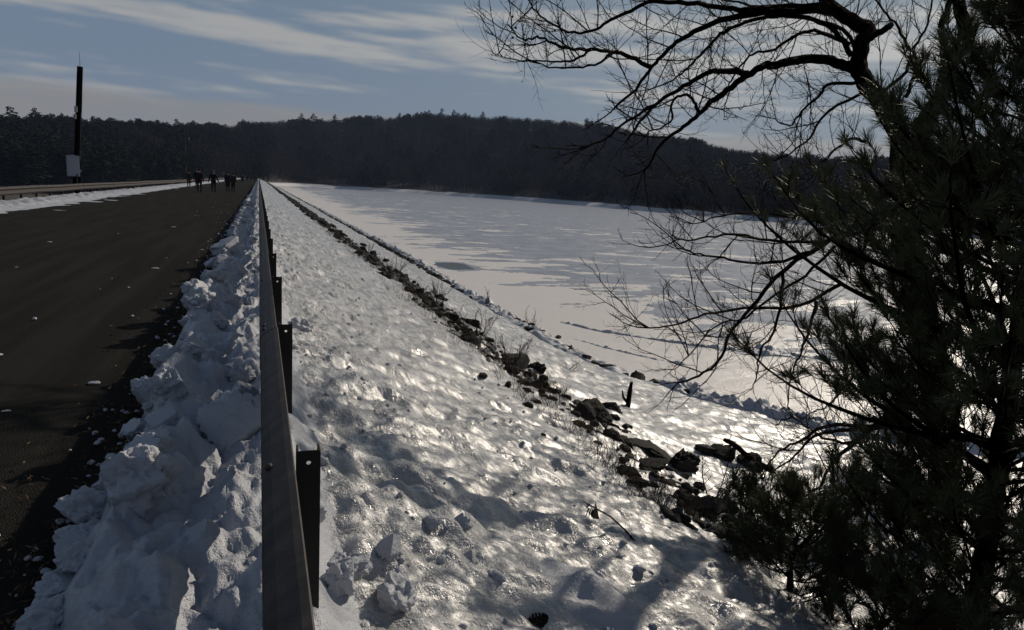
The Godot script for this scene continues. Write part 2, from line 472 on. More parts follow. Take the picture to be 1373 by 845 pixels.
func make_materials() -> void:
	var grain := image_of(301, 512, 0.09, 3)
	var crust := image_of(304, 1536, 0.035, 6, 0.78)
	var fine := image_of(302, 512, 0.22, 2)
	var broad := image_of(303, 512, 0.012, 4)
	# old crusted snow
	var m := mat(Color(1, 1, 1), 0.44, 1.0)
	var gloss := image_of(305, 512, 0.012, 5, 0.6)
	gloss.adjust_bcs(1.0, 1.5, 1.0)
	m.roughness_texture = tex(gloss)
	m.roughness_texture_channel = BaseMaterial3D.TEXTURE_CHANNEL_RED
	m.clearcoat_enabled = true
	m.clearcoat = 0.85
	m.clearcoat_roughness = 0.4
	m.vertex_color_use_as_albedo = true
	m.normal_enabled = true
	m.normal_texture = normal_tex(crust, 19.0)
	m.normal_scale = 1.0
	triplanar(m, 2.3)
	M.crust = m
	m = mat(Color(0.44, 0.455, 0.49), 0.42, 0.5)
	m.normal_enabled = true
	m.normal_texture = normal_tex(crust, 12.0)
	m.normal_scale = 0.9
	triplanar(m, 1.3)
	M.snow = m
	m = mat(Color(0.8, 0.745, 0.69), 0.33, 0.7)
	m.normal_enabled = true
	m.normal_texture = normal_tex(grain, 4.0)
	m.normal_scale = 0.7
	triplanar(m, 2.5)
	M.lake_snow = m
	m = mat(Color(1, 1, 1), 0.36, 0.5)
	m.albedo_texture = tone_tex(broad, Color(0.25, 0.27, 0.315).linear_to_srgb(), Color(0.34, 0.36, 0.41).linear_to_srgb(), 0.25, 0.75)
	m.normal_enabled = true
	m.normal_texture = normal_tex(broad, 6.0)
	m.normal_scale = 0.5
	triplanar(m, 23.0)
	M.ice = m
	M.wet_ice = mat(Color(0.05, 0.055, 0.06), 0.3, 0.4)
	m = mat(Color(1, 1, 1), 0.95, 0.15)
	m.albedo_texture = tone_tex(fine, Color(0.014, 0.013, 0.011).linear_to_srgb(), Color(0.045, 0.042, 0.036).linear_to_srgb(), 0.25, 0.8)
	m.normal_enabled = true
	m.normal_texture = normal_tex(fine, 4.0)
	m.detail_enabled = true
	m.detail_blend_mode = BaseMaterial3D.BLEND_MODE_MUL
	m.detail_albedo = tone_tex(broad, Color(0.86, 0.86, 0.86), Color(1, 1, 1), 0.3, 0.7)
	m.detail_uv_layer = BaseMaterial3D.DETAIL_UV_2
	m.uv2_triplanar = true
	m.uv2_world_triplanar = true
	m.uv2_scale = Vector3(0.42, 0.4, 0.022)
	triplanar(m, 1.1)
	M.asphalt = m
	m = mat(Color(1, 1, 1), 0.62, 0.4)
	m.albedo_texture = tone_tex(broad, Color(0.035, 0.029, 0.025).linear_to_srgb(), Color(0.075, 0.06, 0.051).linear_to_srgb(), 0.3, 0.7)
	m.normal_enabled = true
	m.normal_texture = normal_tex(fine, 1.0)
	m.normal_scale = 0.25
	triplanar(m, 0.7)
	M.rust = m
	M.rust_dark = mat(Color(0.03, 0.025, 0.022), 0.7, 0.3)
	m = mat(Color(1, 1, 1), 0.85, 0.3)
	m.albedo_texture = tone_tex(grain, Color(0.012, 0.011, 0.01).linear_to_srgb(), Color(0.05, 0.045, 0.04).linear_to_srgb(), 0.25, 0.75)
	m.normal_enabled = true
	m.normal_texture = normal_tex(grain, 6.0)
	triplanar(m, 0.5)
	M.rock = m
	m = mat(Color(1, 1, 1), 0.9, 0.2)
	m.albedo_texture = tone_tex(grain, Color(0.06, 0.052, 0.044).linear_to_srgb(), Color(0.17, 0.148, 0.125).linear_to_srgb(), 0.2, 0.8)
	m.normal_enabled = true
	m.normal_texture = normal_tex(grain, 8.0)
	m.uv1_triplanar = true
	m.uv1_world_triplanar = true
	m.uv1_scale = Vector3(4.0, 0.9, 4.0)
	M.bark = m
	M.twig = mat(Color(0.055, 0.042, 0.034), 0.75, 0.3)
	m = mat(Color(1, 1, 1), 0.55, 0.4)
	m.vertex_color_use_as_albedo = true
	m.backlight_enabled = true
	m.backlight = Color(0.3, 0.32, 0.16)
	M.needle = m
	M.pine_bark = mat(Color(0.05, 0.04, 0.033), 0.9, 0.2)
	m = mat(Color(1, 1, 1), 0.9, 0.2)
	m.vertex_color_use_as_albedo = true
	M.painted = m
	M.forest = m
	M.straw = mat(Color(0.1, 0.066, 0.04), 0.85, 0.2)
	M.wood = mat(Color(0.06, 0.05, 0.042), 0.9, 0.2)
	M.white_metal = mat(Color(0.34, 0.35, 0.39), 0.5, 0.5)
	M.steel = mat(Color(0.3, 0.31, 0.32), 0.45, 0.5)


func make_structure() -> void:
	# ground under everything
	var s := Shape.new()
	for k in 48:
		var a := TAU * k / 48
		var b := TAU * (k + 1) / 48
		s.tri(Vector3(0, -12, 0), Vector3(cos(a), 0, sin(a)) * 3000 + Vector3(0, -12, 0), Vector3(cos(b), 0, sin(b)) * 3000 + Vector3(0, -12, 0))
	structure("ground", s.mesh(), mat(Color(0.12, 0.11, 0.1), 0.9, 0.2))
	# road along the crest
	var p := PackedVector3Array()
	for j in 61:
		var z := 6.0 - 456.0 * pow(j / 60.0, 1.6)
		for i in 21:
			var x := -8.9 + 8.75 * i / 20.0
			p.push_back(Vector3(x, 0.0 - 0.012 * pow(absf(x + 4.2) / 3.5, 2.0), z))
	structure("road", sheet(p, 21, 61), M.asphalt)
	# lake
	p = PackedVector3Array()
	for j in 31:
		for i in 31:
			p.push_back(Vector3(7.0 + 900.0 * pow(i / 30.0, 2.0), LAKE, 60.0 - 700.0 * pow(j / 30.0, 1.4)))
	structure("lake_ice", sheet(p, 31, 31), M.ice)
	# the dam's snow-covered face
	var nx := 430
	var nz := 900
	p = PackedVector3Array()
	var col := PackedColorArray()
	p.resize(nx * nz)
	col.resize(nx * nz)
	var soil := fnl(41, 1.6, 3)
	var patch := fnl(42, 0.35, 2)
	for j in nz:
		var z := -0.7 * pow(445.0 / 0.7, j / float(nz - 1)) + 0.2
		var bx := band_x(z)
		for i in nx:
			var x := 0.03 + 14.5 * pow(i / float(nx - 1), 1.45)
			var y := face_y(x, z) + relief(x, z) * sst(0.0, 0.25, x)
			var q := (x - bx) / (0.58 if z < -9.5 else 0.3)
			var bare := exp(-q * q) * (1.0 if z < -9.5 else 0.55) + 0.5 * soil.get_noise_2d(x, z) + 0.25 * patch.get_noise_2d(x, z)
			var wk := sst(0.4, 0.5, bare)
			y += 0.07 * wk * soil.get_noise_2d(x * 3.0, z * 3.0)
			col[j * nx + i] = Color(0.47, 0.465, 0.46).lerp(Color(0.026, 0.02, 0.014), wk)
			p[j * nx + i] = Vector3(x, y, z)
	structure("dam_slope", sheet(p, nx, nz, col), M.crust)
	# far land: shore, hill and the valley behind the dam
	nx = 260
	nz = 60
	p = PackedVector3Array()
	col = PackedColorArray()
	for j in nz:
		for i in nx:
			var a := -75.0 + 205.0 * i / (nx - 1.0)
			var g := ridge_at(a)
			var t := -0.06 + 1.36 * pow(j / (nz - 1.0), 1.7)
			var r := g.x + (g.y - g.x) * t
			p.push_back(polar(a, r, hill_y(a, r)))
			var rim := a > -1.0 and t < 0.035 + 0.012 * fnl(43, 0.3).get_noise_1d(a)
			col.push_back(Color(0.55, 0.56, 0.58) if rim else Color(0.09, 0.08, 0.075))
	structure("hill", sheet(p, nx, nz, col), M.painted)
	# valley side below the crest on the far side of the road
	p = PackedVector3Array()
	for j in 40:
		var z := 10.0 - 470.0 * pow(j / 39.0, 1.5)
		for i in 12:
			var x := -8.7 - 240.0 * pow(i / 11.0, 2.0)
			p.push_back(Vector3(x, -0.03 - 9.0 * sst(0.0, 30.0, -8.7 - x), z))
	structure("valley_slope", sheet(p, 12, 40), mat(Color(0.1, 0.085, 0.065), 0.9, 0.2))


# drifted snow lying on the ice: where it is thin the ice shows
func make_lake_snow() -> void:
	var na := 620
	var nr := 560
	var p := PackedVector3Array()
	var keep := PackedByteArray()
	p.resize(na * nr)
	keep.resize(na * nr)
	var f1 := fnl(51, 0.2, 5)
	var f2 := fnl(52, 0.55, 3)
	var f3 := fnl(53, 0.018, 2)
	var f4 := fnl(54, 1.7, 2)
	for j in nr:
		var r := 9.0 * pow(480.0 / 9.0, j / float(nr - 1))
		for i in na:
			var a := deg_to_rad(0.9 + 69.0 * i / float(na - 1))
			var x := sin(a) * r
			var z := -cos(a) * r
			var k := j * na + i
			if x < 7.5:
				p[k] = Vector3(x, LAKE - 0.2, z)
				continue
			var off := x - 9.8 - 0.012 * maxf(-z - 30.0, 0.0)
			var cover := 0.62 * exp(-pow(maxf(off, 0.0) / 5.5, 2.0)) - 0.3 + 0.2 * exp(-pow(maxf(off, 0.0) / 18.0, 2.0)) - 0.16 * sst(20.0, 90.0, off)
			cover += 0.3 * sst(-17.0, -12.0, z) * sst(40.0, 15.0, off)
			var n := 0.7 * f1.get_noise_2d(x * 0.5, z * 1.2) + 0.4 * f2.get_noise_2d(x * 0.5, z * 1.3) + 0.25 * f3.get_noise_2d(x, z)
			var e := Vector2((x - 12.4) / 1.5, (z + 44.5) / 2.6).length()
			var h := clampf(cover + n - 0.02 - 0.9 * sst(1.25, 0.75, e), -0.25, 0.5)
			h = h * 0.05 + 0.006 * f4.get_noise_2d(x, z)
			p[k] = Vector3(x, LAKE + h, z)
			keep[k] = 1 if h > -0.004 else 0
	var o := part("lake_snow", sheet(p, na, nr, PackedColorArray(), keep), M.lake_snow, self)
	tag(o, "pale drifted snow lying in patches over the frozen lake", "snow", "", "stuff")
	# the dark wet spot beside the waterline
	var s := Shape.new()
	var c := Vector3(12.3, LAKE + 0.007, -44.6)
	for k in 40:
		var a := TAU * k / 40
		var b := TAU * (k + 1) / 40
		var ra := 1.0 + 0.2 * fnl(55, 0.8).get_noise_2d(cos(a), sin(a) * 2.0)
		var rb := 1.0 + 0.2 * fnl(55, 0.8).get_noise_2d(cos(b), sin(b) * 2.0)
		s.tri(c, c + Vector3(cos(a) * 1.15 * ra, 0, sin(a) * 2.1 * ra), c + Vector3(cos(b) * 1.15 * rb, 0, sin(b) * 2.1 * rb))
	structure("water_puddle", s.mesh(), M.wet_ice)


# a heaped ridge of broken snow and ice along a line on the lake
func ice_ridge(label: String, line: Array, wide: float, high: float, key: int, jag: float, solid: float) -> void:
	var curve := Curve3D.new()
	for q: Array in line:
		curve.add_point(Vector3(q[0], 0, q[1]))
	var total := curve.get_baked_length()
	var nz := clampi(int(total / (wide * 0.09)), 60, 900)
	var nx := 21
	var p := PackedVector3Array()
	var lumps := fnl(key, 2.6, 1, FastNoiseLite.TYPE_CELLULAR)
	var wob := fnl(key + 1, 0.5, 3)
	for j in nz:
		var o := total * j / (nz - 1.0)
		var at := curve.sample_baked(o)
		var dir := (curve.sample_baked(minf(o + 0.4, total)) - curve.sample_baked(maxf(o - 0.4, 0.0))).normalized()
		var side := Vector3(-dir.z, 0, dir.x)
		var here := sst(-0.45, 0.35, wob.get_noise_1d(o * 0.6)) * (0.6 + 0.5 * wob.get_noise_1d(o * 2.3 + 40.0))
		here = lerpf(here, 0.75 + 0.35 * wob.get_noise_1d(o * 1.3 + 80.0), solid) 
		here *= sst(0.0, 1.0, minf(o, total - o))
		for i in nx:
			var t := i / (nx - 1.0) * 2.0 - 1.0
			var q := at + side * (t * wide + wide * 0.5 * wob.get_noise_2d(o, 9.0))
			var h := high * here * (1.0 - t * t) * (0.55 - 0.75 * (lumps.get_noise_2d(q.x, q.z) + 0.45) + 0.5 * wob.get_noise_2d(q.x * 5.0, q.z * 5.0) + jag * wob.get_noise_2d(q.x * 20.0, q.z * 20.0))
			var base := maxf(face_y(q.x, q.z), LAKE)
			p.push_back(Vector3(q.x, base + h - (0.04 if absf(t) > 0.9 else 0.0), q.z))
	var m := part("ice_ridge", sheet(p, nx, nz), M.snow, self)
	tag(m, label, "ice ridge")


# ---------------------------------------------------------------- ploughed bank beside the road
func bank_edge(z: float) -> float:
	return -0.68 + 0.13 * fnl(61, 0.9, 3).get_noise_1d(z)


func bank_y(x: float, z: float) -> float:
	var e := bank_edge(z)
	var cell := fnl(62, 2.3, 1, FastNoiseLite.TYPE_CELLULAR).get_noise_2d(x * 1.25 + 0.12 * fnl(66, 3.0).get_noise_2d(x, z), z)
	var small := fnl(63, 6.5, 1, FastNoiseLite.TYPE_CELLULAR).get_noise_2d(x, z)
	var rise := sst(e - 0.04, e + 0.16, x)
	var ends := sst(0.42, 0.02, x)
	var y := 0.16 + 0.05 * fnl(64, 0.5, 2).get_noise_2d(x, z) + 0.07 * exp(-pow((x - e - 0.16) / 0.16, 2.0))
	y += 0.2 * (-cell - 0.42) + 0.075 * (-small - 0.4) + 0.035 * fnl(65, 9.0, 3).get_noise_2d(x, z) + 0.006 * fnl(67, 38.0, 2).get_noise_2d(x, z)
	y *= rise * (0.35 + 0.65 * ends)
	y -= 0.05 * (1.0 - rise)
	y += face_y(x, z)
	if x > 0.1:
		y = lerpf(y, face_y(x, z) + relief(x, z) * sst(0.0, 0.25, x) - 0.02, sst(0.1, 0.42, x))
	return y


func make_bank() -> void:
	var nx := 130
	var nz := 640
	var p := PackedVector3Array()
	p.resize(nx * nz)
	for j in nz:
		var z := -0.75 * pow(430.0 / 0.75, j / float(nz - 1)) + 0.3
		for i in nx:
			var x := -0.98 + 1.42 * i / (nx - 1.0)
			var y := bank_y(x, z)
			p[j * nx + i] = Vector3(x, y, z)
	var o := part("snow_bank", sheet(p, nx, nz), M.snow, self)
	tag(o, "long lumpy bank of ploughed snow between road and guardrail", "snow bank", "", "stuff")
	# verge on the other side of the road
	nx = 60
	nz = 420
	p = PackedVector3Array()
	var a := fnl(71, 0.5, 3)
	var b := fnl(72, 2.6, 1, FastNoiseLite.TYPE_CELLULAR)
	var d := fnl(73, 0.22, 3)
	for j in nz:
		var z := -14.0 * pow(430.0 / 14.0, j / float(nz - 1))
		for i in nx:
			var x := -8.75 + 2.6 * i / (nx - 1.0)
			var y := 0.17 * sst(-7.25, -8.1, x + 0.35 * a.get_noise_1d(z)) * (0.75 - 0.8 * (b.get_noise_2d(x, z) + 0.45))
			y += 0.02 * (a.get_noise_2d(x, z) - 0.1)
			y = maxf(y, 0.05 * (d.get_noise_2d(x * 2.6, z) - 0.12 - 0.5 * sst(-7.6, -6.5, x))) if x > -8.0 else y
			p.push_back(Vector3(x, y - 0.014, z))
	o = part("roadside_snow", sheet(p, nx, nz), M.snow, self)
	tag(o, "strip of snow on the verge under the far guardrail", "snow", "", "stuff")
	# loose blocks thrown up by the plough
	var blocks := []
	for k in 7:
		blocks.append(lump(4, 400 + k, 0.42, 0.17, 4 if k % 2 else 2, false))
	rng.seed = 77
	var big := [[-0.66, -2.66, 0.08, "large rounded snow block at the near end of the ploughed bank"], [-0.66, -2.95, 0.09, "snow block with a jagged top beside the nearest one"], [-0.72, -3.3, 0.1, "upright snow block standing on the bank's road edge"], [-0.1, -3.75, 0.2, "widest smooth snow slab on the bank, close to the guardrail"], [-0.66, -4.9, 0.13, "angular snow block with a flat lit top on the bank"], [-0.62, -5.6, 0.12, "tall snow block leaning over the asphalt edge"], [-0.5, -12.4, 0.2, "big snow boulder capping the bank halfway along"]]
	for q: Array in big:
		block(blocks, q[0], q[1], q[2], q[3], "")
	var z := -2.3
	while z > -46.0:
		z -= rng.randf_range(0.08, 0.22) * (1.0 + 0.03 * -z)
		var x := bank_edge(z) + (rng.randf_range(-0.03, 0.2) if rng.randf() < 0.75 else rng.randf_range(0.2, 0.75))
		var size := rng.randf_range(0.035, 0.1) * (1.0 if rng.randf() < 0.85 else 1.4)
		block(blocks, x, z, size, "broken snow block lying on the ploughed roadside bank", "snow blocks along the ploughed bank")


func block(blocks: Array, x: float, z: float, size: float, label: String, group: String) -> void:
	var o := part("snow_block", blocks[rng.randi() % blocks.size()], M.snow, self)
	var y := maxf(bank_y(x, z), 0.0) if x < 0.3 else ground_y(x, z)
	o.transform = Transform3D(Basis.from_euler(Vector3(rng.randf_range(-0.4, 0.4), rng.randf() * TAU, rng.randf_range(-0.4, 0.4))) * Basis.from_scale(Vector3(size * rng.randf_range(0.9, 1.2), size * rng.randf_range(0.7, 1.05), size * rng.randf_range(0.9, 1.25))), Vector3(x, y + size * 0.3, z))
	tag(o, label, "snow block", group)


# ---------------------------------------------------------------- guardrails
# corrugated beam of one section, z from 0 to -length; the humps face -x
func beam_mesh(length: float, top: float) -> ArrayMesh:
	var prof := [[0.088, 0.0], [0.07, -0.008], [0.028, -0.035], [0.004, -0.058], [0.0, -0.075], [0.006, -0.092], [0.07, -0.138], [0.078, -0.156], [0.07, -0.174], [0.006, -0.22], [0.0, -0.237], [0.004, -0.254], [0.028, -0.277], [0.07, -0.304], [0.088, -0.312]]
	var s := Shape.new()
	var cuts := 8
	for k in cuts:
		var z0 := -length * k / cuts
		var z1 := -length * (k + 1) / cuts
		for i in prof.size() - 1:
			var a := Vector3(prof[i][0], top + prof[i][1], 0)
			var b := Vector3(prof[i + 1][0], top + prof[i + 1][1], 0)
			var nn := Vector3(-(a.y - b.y), -(b.x - a.x), 0).normalized()
			for side in 2:
				var o := Vector3.ZERO if side == 0 else -nn * 0.004
				var q := [a + o + Vector3(0, 0, z0), a + o + Vector3(0, 0, z1), b + o + Vector3(0, 0, z1), b + o + Vector3(0, 0, z0)]
				if side == 0:
					s.quad(q[0], q[3], q[2], q[1])
				else:
					s.quad(q[0], q[1], q[2], q[3])
		for e: int in [0, prof.size() - 1]:
			var a := Vector3(prof[e][0], top + prof[e][1], 0)
			s.quad(a + Vector3(0, 0, z0), a + Vector3(0.004, -0.003, z0), a + Vector3(0.004, -0.003, z1), a + Vector3(0, 0, z1))
	for e: float in [0.0, -length]:
		for i in prof.size() - 1:
			var a := Vector3(prof[i][0], top + prof[i][1], e)
			var b := Vector3(prof[i + 1][0], top + prof[i + 1][1], e)
			var nn := Vector3(-(a.y - b.y), -(b.x - a.x), 0).normalized() * 0.004
			s.quad(a, b, b - nn, a - nn)
	return s.mesh()


# rolled steel channel with a bolt hole near its top
func post_mesh(top: float, foot: float) -> ArrayMesh:
	var s := Shape.new()
	var w := 0.072
	var c := Vector3(w * 0.5, top - 0.04, 0)
	for f: float in [0.0, -0.006]:
		var ring := []
		var outer := []
		for k in 12:
			var a := TAU * k / 12
			var d := Vector3(cos(a), sin(a), 0)
			ring.append(c + d * 0.0075 + Vector3(0, 0, f))
			outer.append(c + d / maxf(absf(d.x) / (w * 0.5), absf(d.y) / 0.04) + Vector3(0, 0, f))
		for k in 12:
			var q := (k + 1) % 12
			if f == 0.0:
				s.quad(ring[k], outer[k], outer[q], ring[q])
			else:
				s.quad(ring[k], ring[q], outer[q], outer[k])
		# corners that the ring leaves out
		for sx: float in [0.0, w]:
			for sy: float in [top, top - 0.08]:
				var corner := Vector3(sx, sy, f)
				var near := outer.duplicate()
				near.sort_custom(func(p: Vector3, r: Vector3) -> bool: return p.distance_to(corner) < r.distance_to(corner))
				s.tri(corner, near[0], near[1])
		var lo := Vector3(0, foot, f)
		s.quad(lo, Vector3(0, top - 0.08, f), Vector3(w, top - 0.08, f), Vector3(w, foot, f))
	for k in 12:
		var a := TAU * k / 12
		var b := TAU * (k + 1) / 12
		var d := c + Vector3(cos(a), sin(a), 0) * 0.0075
		var e := c + Vector3(cos(b), sin(b), 0) * 0.0075
		s.quad(d, e, e + Vector3(0, 0, -0.006), d + Vector3(0, 0, -0.006))
	s.box(Vector3(-0.0005, foot, -0.06), Vector3(0.006, top + 0.0005, 0.0005))
	s.box(Vector3(w - 0.006, foot, -0.06), Vector3(w + 0.0005, top + 0.0005, 0.0005))
	return s.mesh()


func bolt_mesh() -> ArrayMesh:
	return lump(2, 5, 0.0, 0.0, 0, false)


func guardrail(label: String, x: float, top: float, mirror: bool, z0: float, z1: float, foot: float) -> void:
	var g := thing("guardrail", label, "guardrail", Vector3(x, 0, 0))
	var beam := beam_mesh(4.0, 0.0)
	var post := post_mesh(-0.02, foot - top)
	var bolt := bolt_mesh()
	var flip := Basis.from_scale(Vector3(-1, 1, 1)) if mirror else Basis.IDENTITY
	if mirror:
		flip = Basis(Vector3.UP, PI)
	var z := z0
	var k := 0
	var sag := fnl(81, 0.08, 2)
	var last := top + 0.015 * sag.get_noise_1d(z0)
	while z > z1:
		var y1 := top + (0.018 if not mirror else 0.05) * sag.get_noise_1d(z - 4.0)
		var o := part("rail_section", beam, M.rust, g)
		var tilt := atan2(y1 - last, 4.0)
		var xo := -0.004 * (k % 2)
		if mirror:
			o.transform = Transform3D(Basis(Vector3.RIGHT, tilt) * flip, Vector3(xo, y1, z - 4.04))
		else:
			o.transform = Transform3D(Basis(Vector3.RIGHT, tilt), Vector3(xo, last, z + 0.04))
		for h in 2:
			var pz := z - 0.15 - 2.0 * h
			var py := lerpf(last, y1, (z - pz) / 4.0)
			var po := part("post", post, M.rust_dark, g)
			po.transform = Transform3D(flip, Vector3(-0.106 if mirror else 0.106, py + rng.randf_range(-0.012, 0.008), pz - (0.06 if mirror else 0.0)))
			if pz > -26.0 or (mirror and pz > -60.0):
				for b: Array in [[0.02, -0.04, 0.05], [0.02, -0.04, -0.06], [0.037, -0.115, 0.05], [0.037, -0.115, -0.06]]:
					if h == 1 and b[2] < 0:
						continue
					var bo := part("bolt", bolt, M.rust, g)
					var side := -1.0 if mirror else 1.0
					bo.transform = Transform3D(flip * Basis(Vector3.BACK, -0.9 if b[1] > -0.06 else 0.6) * Basis.from_scale(Vector3(0.009, 0.013, 0.013)), Vector3((b[0] + 0.0) * side, py + b[1] + 0.003, pz + b[2] + 0.03))
		last = y1
		z -= 4.0
		k += 1


# ---------------------------------------------------------------- pole, lamp
func make_pole() -> void:
	var t := thing("utility_pole", "dark wooden pole with whip antenna and grey equipment cabinet behind the far guardrail", "pole", Vector3(-9.3, -0.1, -43.4))
	var up := Vector3(0.5, 6.75, 0)
	var s := Shape.new()
	var p := PackedVector3Array()
	var r := PackedFloat32Array()
	for k in 13:
		p.push_back(Vector3(0, -0.4, 0).lerp(up, k / 12.0))
		r.push_back(lerpf(0.165, 0.135, k / 12.0))
	s.tube(p, r, 14, Color.WHITE, 0.02)
	part("pole", s.mesh(), M.wood, t)
	s = Shape.new()
	s.tube(PackedVector3Array([up, up + Vector3(0.01, 0.7, 0)]), PackedFloat32Array([0.014, 0.008]), 6)
	part("antenna", s.mesh(), M.steel, t)
	s = Shape.new()
	s.box(Vector3(0.19, 4.4, 0.11), Vector3(0.32, 4.7, 0.24))
	s.box(Vector3(0.15, 4.05, 0.12), Vector3(0.26, 4.3, 0.26))
	part("junction_box", s.mesh(), M.steel, t)
	s = Shape.new()
	s.tube(PackedVector3Array([Vector3(0.5, 4.4, 0.2), Vector3(0.36, 2.3, 0.22), Vector3(0.36, 1.9, 0.3)]), PackedFloat32Array([0.02, 0.025, 0.025]), 6)
	part("conduit", s.mesh(), M.steel, t)
	s = Shape.new()
	s.tube(PackedVector3Array([Vector3(0.2, 1.2, 0.42), Vector3(0.21, -0.2, 0.42)]), PackedFloat32Array([0.03, 0.03]), 6)
	part("conduit", s.mesh(), M.steel, t)
	s = Shape.new()
	s.tube(PackedVector3Array([Vector3(-0.06, 1.2, 0.42), Vector3(-0.06, -0.2, 0.42)]), PackedFloat32Array([0.03, 0.03]), 6)
	part("conduit", s.mesh(), M.steel, t)
	var c := Node3D.new()
	c.name = "cabinet"
	t.add_child(c)
	c.position = Vector3(0.0, 0.0, 0.17)
	c.rotation.y = 0.25
	s = Shape.new()
	s.box(Vector3(-0.3, 1.06, 0), Vector3(0.28, 2.1, 0.28))
	part("cabinet_body", s.mesh(), M.white_metal, c)
	s = Shape.new()
	s.box(Vector3(-0.28, 1.1, 0.28), Vector3(0.26, 2.06, 0.3))
	part("cabinet_door", s.mesh(), M.white_metal, c)
	s = Shape.new()
	var a := Vector3(-0.33, 2.1, -0.02)
	s.box(a, Vector3(0.31, 2.125, 0.33))
	s.quad(Vector3(-0.33, 2.125, 0.33), Vector3(-0.33, 2.125, -0.02), Vector3(-0.02, 2.18, -0.02), Vector3(-0.02, 2.18, 0.33))
	s.quad(Vector3(-0.02, 2.18, 0.33), Vector3(-0.02, 2.18, -0.02), Vector3(0.31, 2.125, -0.02), Vector3(0.31, 2.125, 0.33))
	s.tri(Vector3(-0.33, 2.125, 0.33), Vector3(-0.02, 2.18, 0.33), Vector3(0.31, 2.125, 0.33))
	part("cabinet_lid", s.mesh(), M.white_metal, c)
	s = Shape.new()
	s.box(Vector3(0.28, 1.3, 0.1), Vector3(0.34, 1.42, 0.18))
	part("latch", s.mesh(), M.steel, c)
	# lamp far down the road
	t = thing("lamp_post", "slim grey lamp post rising behind the walkers", "lamp post", Vector3(-9.2, -0.2, -104))
	s = Shape.new()
	s.tube(PackedVector3Array([Vector3.ZERO, Vector3(0, 2.5, 0), Vector3(0, 6.0, 0)]), PackedFloat32Array([0.11, 0.09, 0.07]), 8)
	part("pole", s.mesh(), M.steel, t)
	s = Shape.new()
	s.tube(PackedVector3Array([Vector3(0, 5.4, 0), Vector3(0.25, 5.75, 0.05), Vector3(0.45, 5.85, 0.1)]), PackedFloat32Array([0.04, 0.035, 0.03]), 6)
	part("arm", s.mesh(), M.steel, t)
	s = Shape.new()
	s.tube(PackedVector3Array([Vector3(0.4, 5.6, 0.1), Vector3(0.42, 5.75, 0.1), Vector3(0.48, 6.2, 0.1), Vector3(0.49, 6.25, 0.1)]), PackedFloat32Array([0.08, 0.17, 0.13, 0.04]), 8)
	part("lamp_head", s.mesh(), M.white_metal, t)


